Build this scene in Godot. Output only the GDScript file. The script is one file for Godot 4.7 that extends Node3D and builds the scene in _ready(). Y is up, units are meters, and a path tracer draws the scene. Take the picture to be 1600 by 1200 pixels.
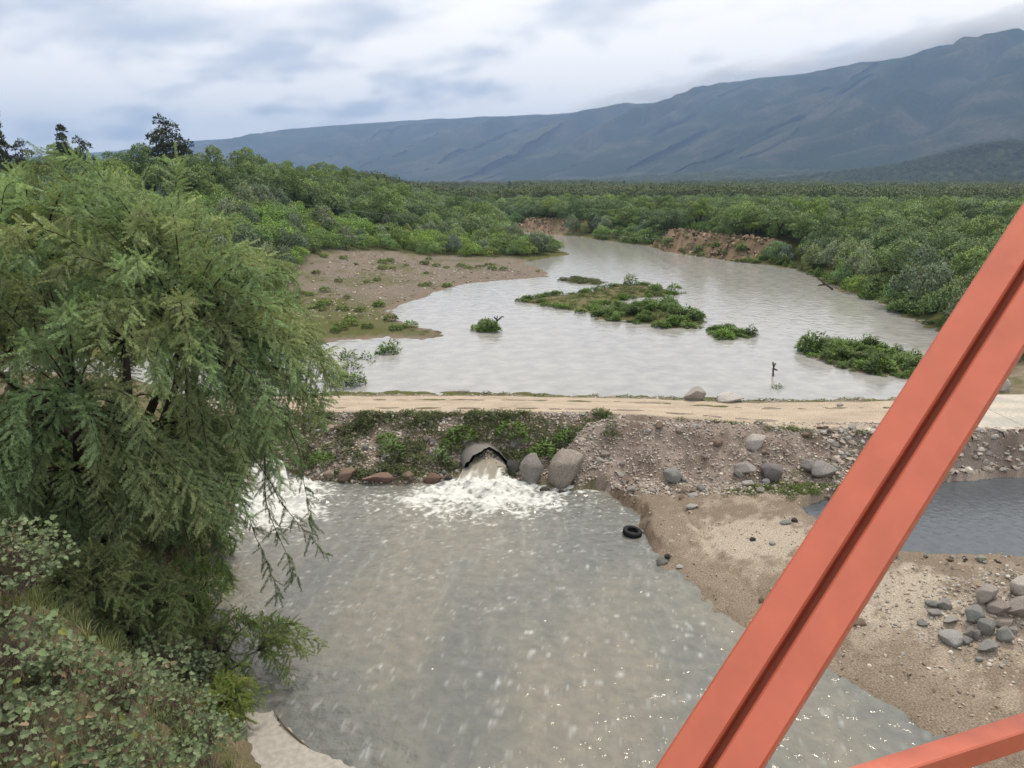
extends Node3D
# A muddy river valley seen from a steel bridge: dirt causeway with a culvert, pool, pond, thickets and cloud-capped mountains.
# World axes: the camera stands at (0, 12, 0) on the bridge and looks up the river along -Z. Lower pool is y = 0, upper river y = 1.45.

const UPPER := 1.45
const POND := 0.15

var rng := RandomNumberGenerator.new()
var nz := FastNoiseLite.new()
var rdg := FastNoiseLite.new()
var cells := FastNoiseLite.new()
var used := {}

# ---------------------------------------------------------------- outlines of the waters, in metres (x, z)
var river_line: PackedVector2Array = PackedVector2Array([Vector2(-28.89, -37.22), Vector2(-33.41, -43.48), Vector2(-25.76, -45.50), Vector2(-22.04, -46.94), Vector2(-13.31, -47.89), Vector2(-12.30, -50.74), Vector2(-8.97, -51.84), Vector2(-6.20, -51.18), Vector2(-4.75, -52.30), Vector2(-5.14, -54.18), Vector2(-6.99, -55.94), Vector2(-8.86, -58.94), Vector2(-10.29, -63.23), Vector2(-9.79, -67.41), Vector2(-8.58, -69.31), Vector2(-7.40, -75.69), Vector2(-5.06, -80.61), Vector2(-1.77, -83.31), Vector2(4.48, -86.78), Vector2(4.00, -94.65), Vector2(1.37, -101.53), Vector2(3.38, -105.78), Vector2(6.03, -110.40), Vector2(9.13, -114.38), Vector2(7.17, -125.69), Vector2(5.16, -128.22), Vector2(3.31, -123.26), Vector2(1.79, -142.52), Vector2(0.00, -164.42), Vector2(-5.85, -175.62), Vector2(-9.77, -180.54), Vector2(-6.18, -185.73), Vector2(0.00, -173.26), Vector2(5.82, -162.35), Vector2(12.39, -154.54), Vector2(17.04, -142.52), Vector2(23.33, -129.52), Vector2(23.91, -118.66), Vector2(27.76, -110.40), Vector2(30.32, -104.04), Vector2(34.02, -98.36), Vector2(35.01, -88.01), Vector2(32.64, -78.57), Vector2(32.89, -69.31), Vector2(31.73, -60.41), Vector2(30.84, -54.43), Vector2(29.41, -47.70), Vector2(27.06, -43.00), Vector2(23.04, -39.11), Vector2(20.03, -37.10), Vector2(18.86, -35.82), Vector2(15.62, -36.05), Vector2(11.29, -36.51), Vector2(6.55, -37.10), Vector2(0.00, -37.70), Vector2(-8.69, -37.95)])
var island_lines: Array = [
	PackedVector2Array([Vector2(0.47, -68.92), Vector2(3.07, -72.16), Vector2(6.60, -73.88), Vector2(10.81, -79.58), Vector2(13.77, -81.14), Vector2(16.86, -73.88), Vector2(14.67, -71.74), Vector2(11.06, -70.10), Vector2(7.82, -65.26), Vector2(6.11, -61.95), Vector2(3.35, -65.26)]),
	PackedVector2Array([Vector2(6.48, -61.95), Vector2(8.93, -65.26), Vector2(12.09, -67.41), Vector2(14.44, -64.91), Vector2(15.19, -58.94), Vector2(14.14, -55.43), Vector2(11.41, -55.18), Vector2(9.20, -57.82), Vector2(6.84, -58.94)]),
	PackedVector2Array([Vector2(14.62, -54.68), Vector2(16.00, -55.43), Vector2(17.24, -53.22), Vector2(16.36, -51.84), Vector2(14.17, -51.18)]),
	PackedVector2Array([Vector2(18.58, -48.08), Vector2(20.62, -50.11), Vector2(22.64, -49.28), Vector2(24.86, -47.70), Vector2(24.66, -43.81), Vector2(22.72, -40.47), Vector2(21.08, -40.75), Vector2(19.58, -42.23), Vector2(19.00, -44.47)]),
	PackedVector2Array([Vector2(-2.96, -55.43), Vector2(-2.15, -58.09), Vector2(-1.16, -55.94), Vector2(-1.49, -53.94), Vector2(-2.42, -53.94)]),
	PackedVector2Array([Vector2(5.01, -84.44), Vector2(7.66, -86.19), Vector2(10.32, -82.21), Vector2(8.84, -80.09), Vector2(6.58, -81.67)])]
var pool_line: PackedVector2Array = PackedVector2Array([Vector2(-10.91, -29.89), Vector2(-9.92, -30.41), Vector2(-8.24, -29.18), Vector2(-6.31, -28.84), Vector2(-3.94, -28.84), Vector2(-2.70, -29.68), Vector2(0.00, -29.32), Vector2(1.55, -28.24), Vector2(2.70, -28.11), Vector2(3.64, -28.50), Vector2(4.09, -27.60), Vector2(4.80, -26.05), Vector2(4.65, -24.30), Vector2(4.85, -22.48), Vector2(5.03, -21.72), Vector2(5.30, -21.16), Vector2(5.53, -20.03), Vector2(6.30, -18.72), Vector2(7.17, -17.61), Vector2(7.93, -16.52), Vector2(9.01, -15.09), Vector2(9.63, -14.05), Vector2(9.91, -13.12)])
var pond_line: PackedVector2Array = PackedVector2Array([Vector2(10.87, -26.30), Vector2(11.39, -26.71), Vector2(13.25, -27.32), Vector2(15.38, -28.08), Vector2(17.50, -28.68), Vector2(19.01, -29.02), Vector2(21.89, -29.38), Vector2(25.57, -29.30), Vector2(19.64, -21.78), Vector2(16.89, -21.94), Vector2(15.40, -22.20), Vector2(13.50, -22.16), Vector2(12.42, -22.50), Vector2(11.49, -23.28), Vector2(11.10, -24.45), Vector2(10.73, -25.40)])
var beach_line: PackedVector2Array = PackedVector2Array([Vector2(-19.82, -67.29), Vector2(-22.04, -78.19), Vector2(-21.96, -86.53), Vector2(-18.87, -93.11), Vector2(-15.40, -101.57), Vector2(-8.99, -106.85), Vector2(1.43, -105.93), Vector2(5.31, -89.70), Vector2(4.38, -84.73), Vector2(-1.72, -81.33), Vector2(-7.23, -73.90), Vector2(-10.05, -61.73), Vector2(-4.98, -52.43), Vector2(-8.65, -49.97), Vector2(-12.34, -49.12), Vector2(-14.93, -52.43)])
var road_line: PackedVector2Array

var river_d: PackedFloat32Array
var beach_d: PackedFloat32Array
const RX0 := -130.0
const RZ0 := -250.0
const RS := 1.25
const RNX := 240
const RNZ := 176
var pool_d: PackedFloat32Array
var pond_d: PackedFloat32Array
const LX0 := -24.0
const LZ0 := -36.0
const LS := 0.4
const LNX := 130
const LNZ := 110

# ---------------------------------------------------------------- mesh collector
class Shape:
	var v := PackedVector3Array()
	var n := PackedVector3Array()
	var c := PackedColorArray()
	var idx := PackedInt32Array()
	func tri(a: Vector3, b: Vector3, d: Vector3, nn: Vector3, col: Color) -> void:
		var k := v.size()
		v.append(a); v.append(b); v.append(d)
		n.append(nn); n.append(nn); n.append(nn)
		c.append(col); c.append(col); c.append(col)
		if (d - a).cross(b - a).dot(nn) >= 0.0:
			idx.append(k); idx.append(k + 1); idx.append(k + 2)
		else:
			idx.append(k); idx.append(k + 2); idx.append(k + 1)
	func quad(a: Vector3, b: Vector3, d: Vector3, e: Vector3, nn: Vector3, col: Color) -> void:
		var k := v.size()
		v.append(a); v.append(b); v.append(d); v.append(e)
		n.append(nn); n.append(nn); n.append(nn); n.append(nn)
		c.append(col); c.append(col); c.append(col); c.append(col)
		if (d - a).cross(b - a).dot(nn) >= 0.0:
			for q in [0, 1, 2, 0, 2, 3]: idx.append(k + q)
		else:
			for q in [0, 2, 1, 0, 3, 2]: idx.append(k + q)
	func flat_quad(a: Vector3, b: Vector3, d: Vector3, e: Vector3, col: Color) -> void:
		quad(a, b, d, e, (d - a).cross(b - a).normalized(), col)
	# a leaf blade: base, two shoulders, tip
	func leaf(at: Vector3, along: Vector3, across: Vector3, length: float, wide: float, nn: Vector3, col: Color) -> void:
		var m := at + along * (length * 0.45)
		quad(at, m + across * (wide * 0.5), at + along * length, m - across * (wide * 0.5), nn, col)
	func tube(pts: PackedVector3Array, radii: PackedFloat32Array, sides: int, col: Color) -> void:
		var base := v.size()
		var cnt := pts.size()
		var side := Vector3.RIGHT
		for i in cnt:
			var t := (pts[mini(i + 1, cnt - 1)] - pts[maxi(i - 1, 0)]).normalized()
			side = (side - t * side.dot(t))
			if side.length() < 0.05:
				side = t.cross(Vector3(0.3, 0.9, 0.2))
			side = side.normalized()
			var up := t.cross(side)
			for s in sides:
				var an := TAU * s / sides
				var d := side * cos(an) + up * sin(an)
				v.append(pts[i] + d * radii[i]); n.append(d); c.append(col)
		for i in cnt - 1:
			for s in sides:
				var p := base + i * sides + s
				var q := base + i * sides + (s + 1) % sides
				idx.append(p); idx.append(p + sides); idx.append(q)
				idx.append(q); idx.append(p + sides); idx.append(q + sides)
		if radii[cnt - 1] > 0.012:
			var k := v.size()
			var tn := (pts[cnt - 1] - pts[cnt - 2]).normalized()
			v.append(pts[cnt - 1]); n.append(tn); c.append(col)
			for s in sides:
				idx.append(base + (cnt - 1) * sides + s); idx.append(k); idx.append(base + (cnt - 1) * sides + (s + 1) % sides)
	# a bar from a to b with chamfered long edges
	func bar(a: Vector3, b: Vector3, wide: Vector3, deep: Vector3, col: Color) -> void:
		var bev := 0.12
		var ring: Array = []
		for q in [[-1, -1 + bev], [-1 + bev, -1], [1 - bev, -1], [1, -1 + bev], [1, 1 - bev], [1 - bev, 1], [-1 + bev, 1], [-1, 1 - bev]]:
			ring.append(wide * (q[0] * 0.5) + deep * (q[1] * 0.5))
		for i in 8:
			var p: Vector3 = ring[i]
			var r: Vector3 = ring[(i + 1) % 8]
			quad(a + p, b + p, b + r, a + r, ((p + r) * 0.5 - ((p + r) * 0.5).project(b - a)).normalized(), col)
		for e in [[a, (a - b).normalized()], [b, (b - a).normalized()]]:
			for i in range(1, 7):
				tri(e[0] + ring[0], e[0] + ring[i], e[0] + ring[i + 1], e[1], col)
	func smooth_normals() -> void:
		var acc := PackedVector3Array()
		acc.resize(v.size())
		for t in range(0, idx.size(), 3):
			var a := idx[t]
			var b := idx[t + 1]
			var d := idx[t + 2]
			var f := (v[d] - v[a]).cross(v[b] - v[a])
			acc[a] += f; acc[b] += f; acc[d] += f
		for i in v.size():
			n[i] = acc[i].normalized()
	func mesh(m: Material) -> ArrayMesh:
		var arr := []
		arr.resize(Mesh.ARRAY_MAX)
		arr[Mesh.ARRAY_VERTEX] = v
		arr[Mesh.ARRAY_NORMAL] = n
		arr[Mesh.ARRAY_COLOR] = c
		arr[Mesh.ARRAY_INDEX] = idx
		var am := ArrayMesh.new()
		am.add_surface_from_arrays(Mesh.PRIMITIVE_TRIANGLES, arr)
		am.surface_set_material(0, m)
		return am

# ---------------------------------------------------------------- naming
func numbered(called: String) -> String:
	if not used.has(called):
		used[called] = 0
		return called
	used[called] += 1
	return "%s_%03d" % [called, used[called]]

func tag(o: Node, label := "", category := "", group := "", kind := "") -> void:
	if label: o.set_meta("label", label)
	if category: o.set_meta("category", category)
	if group: o.set_meta("group", group)
	if kind: o.set_meta("kind", kind)

func thing(called: String, at: Vector3, label: String, category: String, group := "", kind := "") -> Node3D:
	var o := Node3D.new()
	o.name = numbered(called)
	add_child(o)
	o.position = at
	tag(o, label, category, group, kind)
	return o

func put(called: String, m: Mesh, parent: Node = self) -> MeshInstance3D:
	var o := MeshInstance3D.new()
	o.name = numbered(called) if parent == self else called
	o.mesh = m
	parent.add_child(o, true)
	return o

# many copies of one mesh: transforms and linear colours
func scatter(called: String, m: Mesh, places: Array, tints: Array, parent: Node = self) -> MultiMeshInstance3D:
	var mm := MultiMesh.new()
	mm.transform_format = MultiMesh.TRANSFORM_3D
	mm.use_colors = true
	mm.mesh = m
	mm.instance_count = places.size()
	var buf := PackedFloat32Array()
	buf.resize(places.size() * 16)
	var k := 0
	for i in places.size():
		var t: Transform3D = places[i]
		var b := t.basis
		var col: Color = tints[i]
		buf[k] = b.x.x; buf[k + 1] = b.y.x; buf[k + 2] = b.z.x; buf[k + 3] = t.origin.x
		buf[k + 4] = b.x.y; buf[k + 5] = b.y.y; buf[k + 6] = b.z.y; buf[k + 7] = t.origin.y
		buf[k + 8] = b.x.z; buf[k + 9] = b.y.z; buf[k + 10] = b.z.z; buf[k + 11] = t.origin.z
		buf[k + 12] = col.r; buf[k + 13] = col.g; buf[k + 14] = col.b; buf[k + 15] = 1.0
		k += 16
	mm.buffer = buf
	var o := MultiMeshInstance3D.new()
	o.name = numbered(called) if parent == self else called
	o.multimesh = mm
	o.set_meta("kind", "stuff")
	parent.add_child(o, true)
	return o

# ---------------------------------------------------------------- materials
func noise_texture(freq: float, octaves: int, low: Color, high: Color, seed_: int, size := 512, kind := FastNoiseLite.TYPE_SIMPLEX_SMOOTH) -> NoiseTexture2D:
	var t := NoiseTexture2D.new()
	var f := FastNoiseLite.new()
	f.noise_type = kind
	f.seed = seed_
	f.frequency = freq
	f.fractal_octaves = octaves
	t.noise = f
	t.width = size
	t.height = size
	t.seamless = true
	var g := Gradient.new()
	g.set_color(0, low)
	g.set_color(1, high)
	t.color_ramp = g
	return t

func matte(col: Color, rough := 0.9, spec := 0.3) -> StandardMaterial3D:
	var m := StandardMaterial3D.new()
	m.albedo_color = col.linear_to_srgb()
	m.roughness = rough
	m.metallic_specular = spec
	m.vertex_color_use_as_albedo = true
	return m

func grained(m: StandardMaterial3D, tex: Texture2D, scale: float, relief: Texture2D = null, cm := 0.0) -> StandardMaterial3D:
	m.albedo_texture = tex
	m.uv1_triplanar = true
	m.uv1_world_triplanar = true
	m.uv1_scale = Vector3.ONE * scale
	if relief:
		m.heightmap_enabled = true
		m.heightmap_texture = relief
		m.heightmap_scale = cm
	return m

func leafy(col: Color, through: float) -> StandardMaterial3D:
	var m := matte(col, 0.62, 0.3)
	m.backlight_enabled = true
	m.backlight = Color(through, through, through * 0.55)
	m.cull_mode = BaseMaterial3D.CULL_DISABLED
	return m

var M := {}
func make_materials() -> void:
	var grit := noise_texture(0.05, 5, Color(0.62, 0.6, 0.58), Color(1, 1, 1), 3)
	var grit_h := noise_texture(0.06, 5, Color.BLACK, Color.WHITE, 4)
	var blotch := noise_texture(0.02, 5, Color(0.6, 0.6, 0.62), Color(1, 1, 1), 5)
	var rock_h := noise_texture(0.03, 6, Color.BLACK, Color.WHITE, 6)
	M.ground = grained(matte(Color(1.15, 1.15, 1.15), 0.95, 0.2), grit, 0.55, grit_h, 4.0)
	M.road = grained(matte(Color(1.1, 1.1, 1.1), 0.95, 0.2), grit, 0.6, grit_h, 1.2)
	M.rock = grained(matte(Color(1.1, 1.1, 1.1), 0.88, 0.3), blotch, 1.7, rock_h, 2.5)
	M.rock.uv1_world_triplanar = false
	M.pebble = matte(Color(1, 1, 1), 0.9, 0.25)
	M.mountain = grained(matte(Color(1, 1, 1), 1.0, 0.0), noise_texture(0.03, 6, Color(0.45, 0.47, 0.42), Color(1, 1, 1), 8), 0.0035)
	M.concrete = grained(matte(Color(1.0, 1.0, 1.0), 0.9, 0.25), noise_texture(0.03, 5, Color(0.84, 0.84, 0.84), Color(1, 1, 1), 15), 0.35)
	M.bark = grained(matte(Color(0.09, 0.07, 0.055), 0.95, 0.2), blotch, 3.0, rock_h, 1.0)
	M.twig = matte(Color(0.16, 0.13, 0.1), 0.9, 0.2)
	M.rubber = grained(matte(Color(0.018, 0.018, 0.02), 0.75, 0.35), blotch, 4.0)
	M.paint = grained(matte(Color(0.53, 0.124, 0.066), 0.4, 0.5), noise_texture(0.02, 6, Color(0.86, 0.87, 0.88), Color(1, 1, 1), 12), 0.7, grit_h, 0.08)
	M.pipe = grained(matte(Color(0.3, 0.28, 0.25), 0.92, 0.25), blotch, 1.5, rock_h, 1.5)
	M.cable = matte(Color(0.2, 0.21, 0.2), 0.6)
	# waters
	var ripple := noise_texture(0.018, 5, Color.BLACK, Color.WHITE, 21)
	M.river = grained(matte(Color(1, 1, 1), 0.09, 0.37), noise_texture(0.01, 4, Color(0.85, 0.86, 0.87), Color(1, 1, 1), 23), 0.12)
	M.river.heightmap_enabled = true
	M.river.heightmap_texture = ripple
	M.river.heightmap_scale = 1.8
	M.pool = grained(matte(Color(1, 1, 1), 0.1, 0.37), noise_texture(0.012, 4, Color(0.84, 0.86, 0.88), Color(1, 1, 1), 24), 0.24, ripple, 3.8)
	M.foam = matte(Color(1, 1, 1), 0.85, 0.2)
	M.pond = grained(matte(Color(1, 1, 1), 0.06, 0.37), noise_texture(0.012, 3, Color(0.88, 0.88, 0.88), Color(1, 1, 1), 25), 0.3, ripple, 1.6)
	# leaves: colour comes from the vertices, the material only tints
	M.leaf = leafy(Color(1, 1, 1), 0.7)
	M.leaf_tints = []
	for t in [Color(1.0, 1.0, 1.0), Color(0.72, 0.78, 0.8), Color(1.12, 1.15, 0.85), Color(0.9, 0.94, 0.98), Color(1.18, 1.18, 1.08)]:
		M.leaf_tints.append(leafy(t, 0.65))

# ---------------------------------------------------------------- terrain
func poly_distance(p: Vector2, line: PackedVector2Array) -> float:
	var best := 1e18
	var inside := false
	var k := line.size()
	var a := line[k - 1]
	for i in k:
		var b := line[i]
		var e := b - a
		var w := p - a
		var q := w - e * clampf(w.dot(e) / maxf(e.length_squared(), 1e-9), 0.0, 1.0)
		best = minf(best, q.length_squared())
		if (a.y > p.y) != (b.y > p.y) and p.x < a.x + (p.y - a.y) * e.x / e.y:
			inside = not inside
		a = b
	return -sqrt(best) if inside else sqrt(best)

func distance_field(lines: Array, x0: float, z0: float, s: float, nx: int, nzz: int) -> PackedFloat32Array:
	var out := PackedFloat32Array()
	out.resize(nx * nzz)
	for j in nzz:
		for i in nx:
			var p := Vector2(x0 + i * s, z0 + j * s)
			var d := 1e9
			for k in lines.size():
				var dd := poly_distance(p, lines[k])
				d = dd if k == 0 else maxf(d, -dd)
			out[j * nx + i] = d
	return out

func look_up(f: PackedFloat32Array, x: float, z: float, x0: float, z0: float, s: float, nx: int, nzz: int) -> float:
	var u := clampf((x - x0) / s, 0.0, nx - 1.001)
	var w := clampf((z - z0) / s, 0.0, nzz - 1.001)
	var i := int(u)
	var j := int(w)
	u -= i
	w -= j
	var k := j * nx + i
	return lerpf(lerpf(f[k], f[k + 1], u), lerpf(f[k + nx], f[k + nx + 1], u), w)

func river_at(x: float, z: float) -> float:
	return look_up(river_d, x, z, RX0, RZ0, RS, RNX, RNZ)
func beach_at(x: float, z: float) -> float:
	return look_up(beach_d, x, z, RX0, RZ0, RS, RNX, RNZ)
func pool_at(x: float, z: float) -> float:
	return look_up(pool_d, x, z, LX0, LZ0, LS, LNX, LNZ)
func pond_at(x: float, z: float) -> float:
	return look_up(pond_d, x, z, LX0, LZ0, LS, LNX, LNZ)

func road_z(x: float) -> float:
	var k := road_line.size()
	if x <= road_line[0].x: return road_line[0].y
	for i in range(1, k):
		if x <= road_line[i].x:
			return lerpf(road_line[i - 1].y, road_line[i].y, (x - road_line[i - 1].x) / (road_line[i].x - road_line[i - 1].x))
	return road_line[k - 1].y

func road_half(x: float) -> float:
	return lerpf(1.5, 2.6, smoothstep(4.0, 18.0, x))

func river_mid(z: float) -> float:
	return lerpf(lerpf(6.0, 18.0, smoothstep(-50.0, -90.0, z)), -3.0, smoothstep(-100.0, -180.0, z))

func hills(x: float, z: float) -> float:
	var far := -z
	var h := 0.0
	# the left terrace that climbs towards the left
	var l := smoothstep(-6.0, -46.0, x + 0.05 * (far - 95.0)) * smoothstep(60.0, 96.0, far + 0.25 * (-x - 20.0)) * (1.0 - smoothstep(230.0, 420.0, far))
	h += 7.6 * l
	# wooded hill far right and a low rise before the mountains
	h += 64.0 * exp(-(pow((x - 960.0) / 150.0, 2.0) + pow((z + 1450.0) / 240.0, 2.0))) + 26.0 * exp(-(pow((x - 800.0) / 260.0, 2.0) + pow((z + 1600.0) / 240.0, 2.0)))
	h += 34.0 * exp(-(pow((x - 760.0) / 420.0, 2.0) + pow((z + 2300.0) / 300.0, 2.0)))
	return h

func cliff_at(z: float) -> float:
	# the two stretches of raw earth bank on the right shore
	return maxf(smoothstep(-101.0, -107.0, z) * (1.0 - smoothstep(-127.0, -134.0, z)), 0.75 * smoothstep(-157.0, -161.0, z) * (1.0 - smoothstep(-174.0, -180.0, z)))

# two wheel ruts that run along the pool's sandy shore, with squeezed-up edges
var track_line: PackedVector2Array = PackedVector2Array([Vector2(5.42, -28.33), Vector2(5.61, -25.40), Vector2(5.99, -22.08), Vector2(6.59, -19.84), Vector2(7.49, -17.87), Vector2(8.46, -16.34), Vector2(9.49, -15.25), Vector2(11.15, -13.87)])
func track_at(x: float, z: float) -> float:
	var p := Vector2(x, z)
	var best := 1e9
	for i in track_line.size() - 1:
		best = minf(best, p.distance_squared_to(Geometry2D.get_closest_point_to_segment(p, track_line[i], track_line[i + 1])))
	best = sqrt(best)
	if best > 2.0: return 0.0
	var w := absf(best - 0.75) + 0.08 * nz.get_noise_2d(x * 2.0, z * 2.0)
	return (-0.12 * exp(-pow(w / 0.14, 2.0)) + 0.08 * exp(-pow((w - 0.27) / 0.1, 2.0))) * (0.7 + nz.get_noise_2d(x * 5.0, z * 5.0))

func ground_h(x: float, z: float) -> float:
	var zr := road_z(x)
	var s := z - zr
	var rough := nz.get_noise_2d(x * 2.2, z * 2.2)
	var h := 0.0
	if s < 0.0:
		var d := river_at(x, z) + 0.5 * nz.get_noise_2d(x * 1.1 + 40.0, z * 1.1)
		if d < 0.0:
			h = UPPER - minf(0.9, -d * 0.16) - 0.02
		else:
			var right := smoothstep(-2.0, 6.0, x - river_mid(z)) * smoothstep(-36.0, -56.0, z)
			var left_h := UPPER + minf(d * 0.07, 0.3) + 0.012 * minf(d, 60.0) + 0.08 * rough
			var steep := cliff_at(z)
			var right_h := UPPER + lerpf(1.6, 2.9, steep) * smoothstep(0.4, lerpf(7.0, 4.0, steep), d + (1.7 * nz.get_noise_2d(x * 0.5, z * 0.5 + 70.0) + 1.3 * nz.get_noise_2d(x * 1.6, z * 1.6)) * steep) + 0.006 * minf(d, 60.0) + 0.25 * rough
			h = lerpf(left_h, right_h, right)
			h += hills(x, z)
			if z < -300.0:
				h += 6.0 * nz.get_noise_2d(x * 0.02, z * 0.02) * smoothstep(300.0, 900.0, -z)
	else:
		var d := pool_at(x, z)
		var k := pond_at(x, z)
		var wob := 0.16 * nz.get_noise_2d(x * 4.0, z * 4.0) + 0.3 * nz.get_noise_2d(x * 0.9 + 11.0, z * 0.9)
		d += wob
		k += wob
		if d < 0.0:
			h = -minf(0.7, -d * 0.5) - 0.02
			if x > 2.0 and z < -25.5:
				var e := Vector2(x, z).distance_to(Geometry2D.get_closest_point_to_segment(Vector2(x, z), Vector2(3.9, -30.7), Vector2(13.5, -30.2)))
				h = maxf(h, 1.7 - 0.82 * maxf(e - 0.4, 0.0) + 2.5 * d + 0.2 * rough)
		elif x < -2.5 and (x < -8.5 or z > -26.0):
			# left bank, climbing to the abutment
			var climb := lerpf(0.36, 1.3, smoothstep(-20.0, -12.0, z))
			h = 0.1 + climb * minf(d, 9.0) + 0.16 * rough
		else:
			var scarp := smoothstep(-21.0, -25.0, z)
			var rise := lerpf(0.05 * minf(d, 1.0) + 0.075 * minf(d, 4.5), 0.32 * smoothstep(0.0, 0.18, d) + 0.02 * minf(d, 5.0), scarp)
			h = rise + 0.05 * rough + 0.03
			if x < 2.5: h = 0.04 + 0.42 * minf(d, 3.6) + 0.16 * rough * smoothstep(0.0, 0.5, d)
			h += track_at(x, z)
			# rubble heap beside the pond
			h += 0.75 * exp(-(pow((x - 14.3) / 2.3, 2.0) + pow((z + 18.8) / 1.6, 2.0))) * (1.0 + 0.5 * rough)
			h = maxf(h, minf(0.14 + 0.06 * (k + 0.4), 0.4)) if k < 2.0 else h
			if k < 0.0:
				h = minf(h, POND - minf(0.6, -k * 0.4) - 0.015)
			# spoil heap against the causeway
			var p := Vector2(x, z)
			var q := Geometry2D.get_closest_point_to_segment(p, Vector2(3.9, -30.7), Vector2(13.5, -30.2))
			var dm := p.distance_to(q)
			var heap := 2.0 - 0.82 * maxf(dm - 0.4, 0.0) + 0.34 * nz.get_noise_2d(x * 1.5, z * 1.5) + 0.12 * nz.get_noise_2d(x * 6.0, z * 6.0)
			heap *= 1.0 - 0.35 * smoothstep(10.0, 15.0, x)
			h = maxf(h, heap)
			# rubble shelf under the concrete ford
			if x > 12.0 and z < -25.8:
				h = maxf(h, minf(1.15, 0.14 + 0.34 * k) + 0.16 * rough * smoothstep(0.0, 0.6, k))
	# causeway
	var over := absf(s + 0.0) - road_half(x)
	var bank := 1.9 - (0.62 if s < 0.0 else lerpf(0.8, 3.0, smoothstep(13.0, 17.0, x))) * maxf(over, 0.0) + (0.14 * nz.get_noise_2d(x * 3.0, z * 3.0) + 0.06 * nz.get_noise_2d(x * 9.0, z * 9.0) if over > 0.0 else 0.0)
	if over > 0.0 and over < 0.5 and s < 0.0:
		bank += 0.07 * sin(over * TAU)
	h = maxf(h, bank)
	if s > 0.0 and x > 9.0:
		var k3 := pond_at(x, z) + 0.2 * nz.get_noise_2d(x * 2.0, z * 2.0)
		if k3 < 0.0: h = minf(h, POND - minf(0.6, -k3 * 0.5) - 0.015)
	return h

func mixc(a: Color, b: Color, t: float) -> Color:
	return a.lerp(b, clampf(t, 0.0, 1.0))

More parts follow.
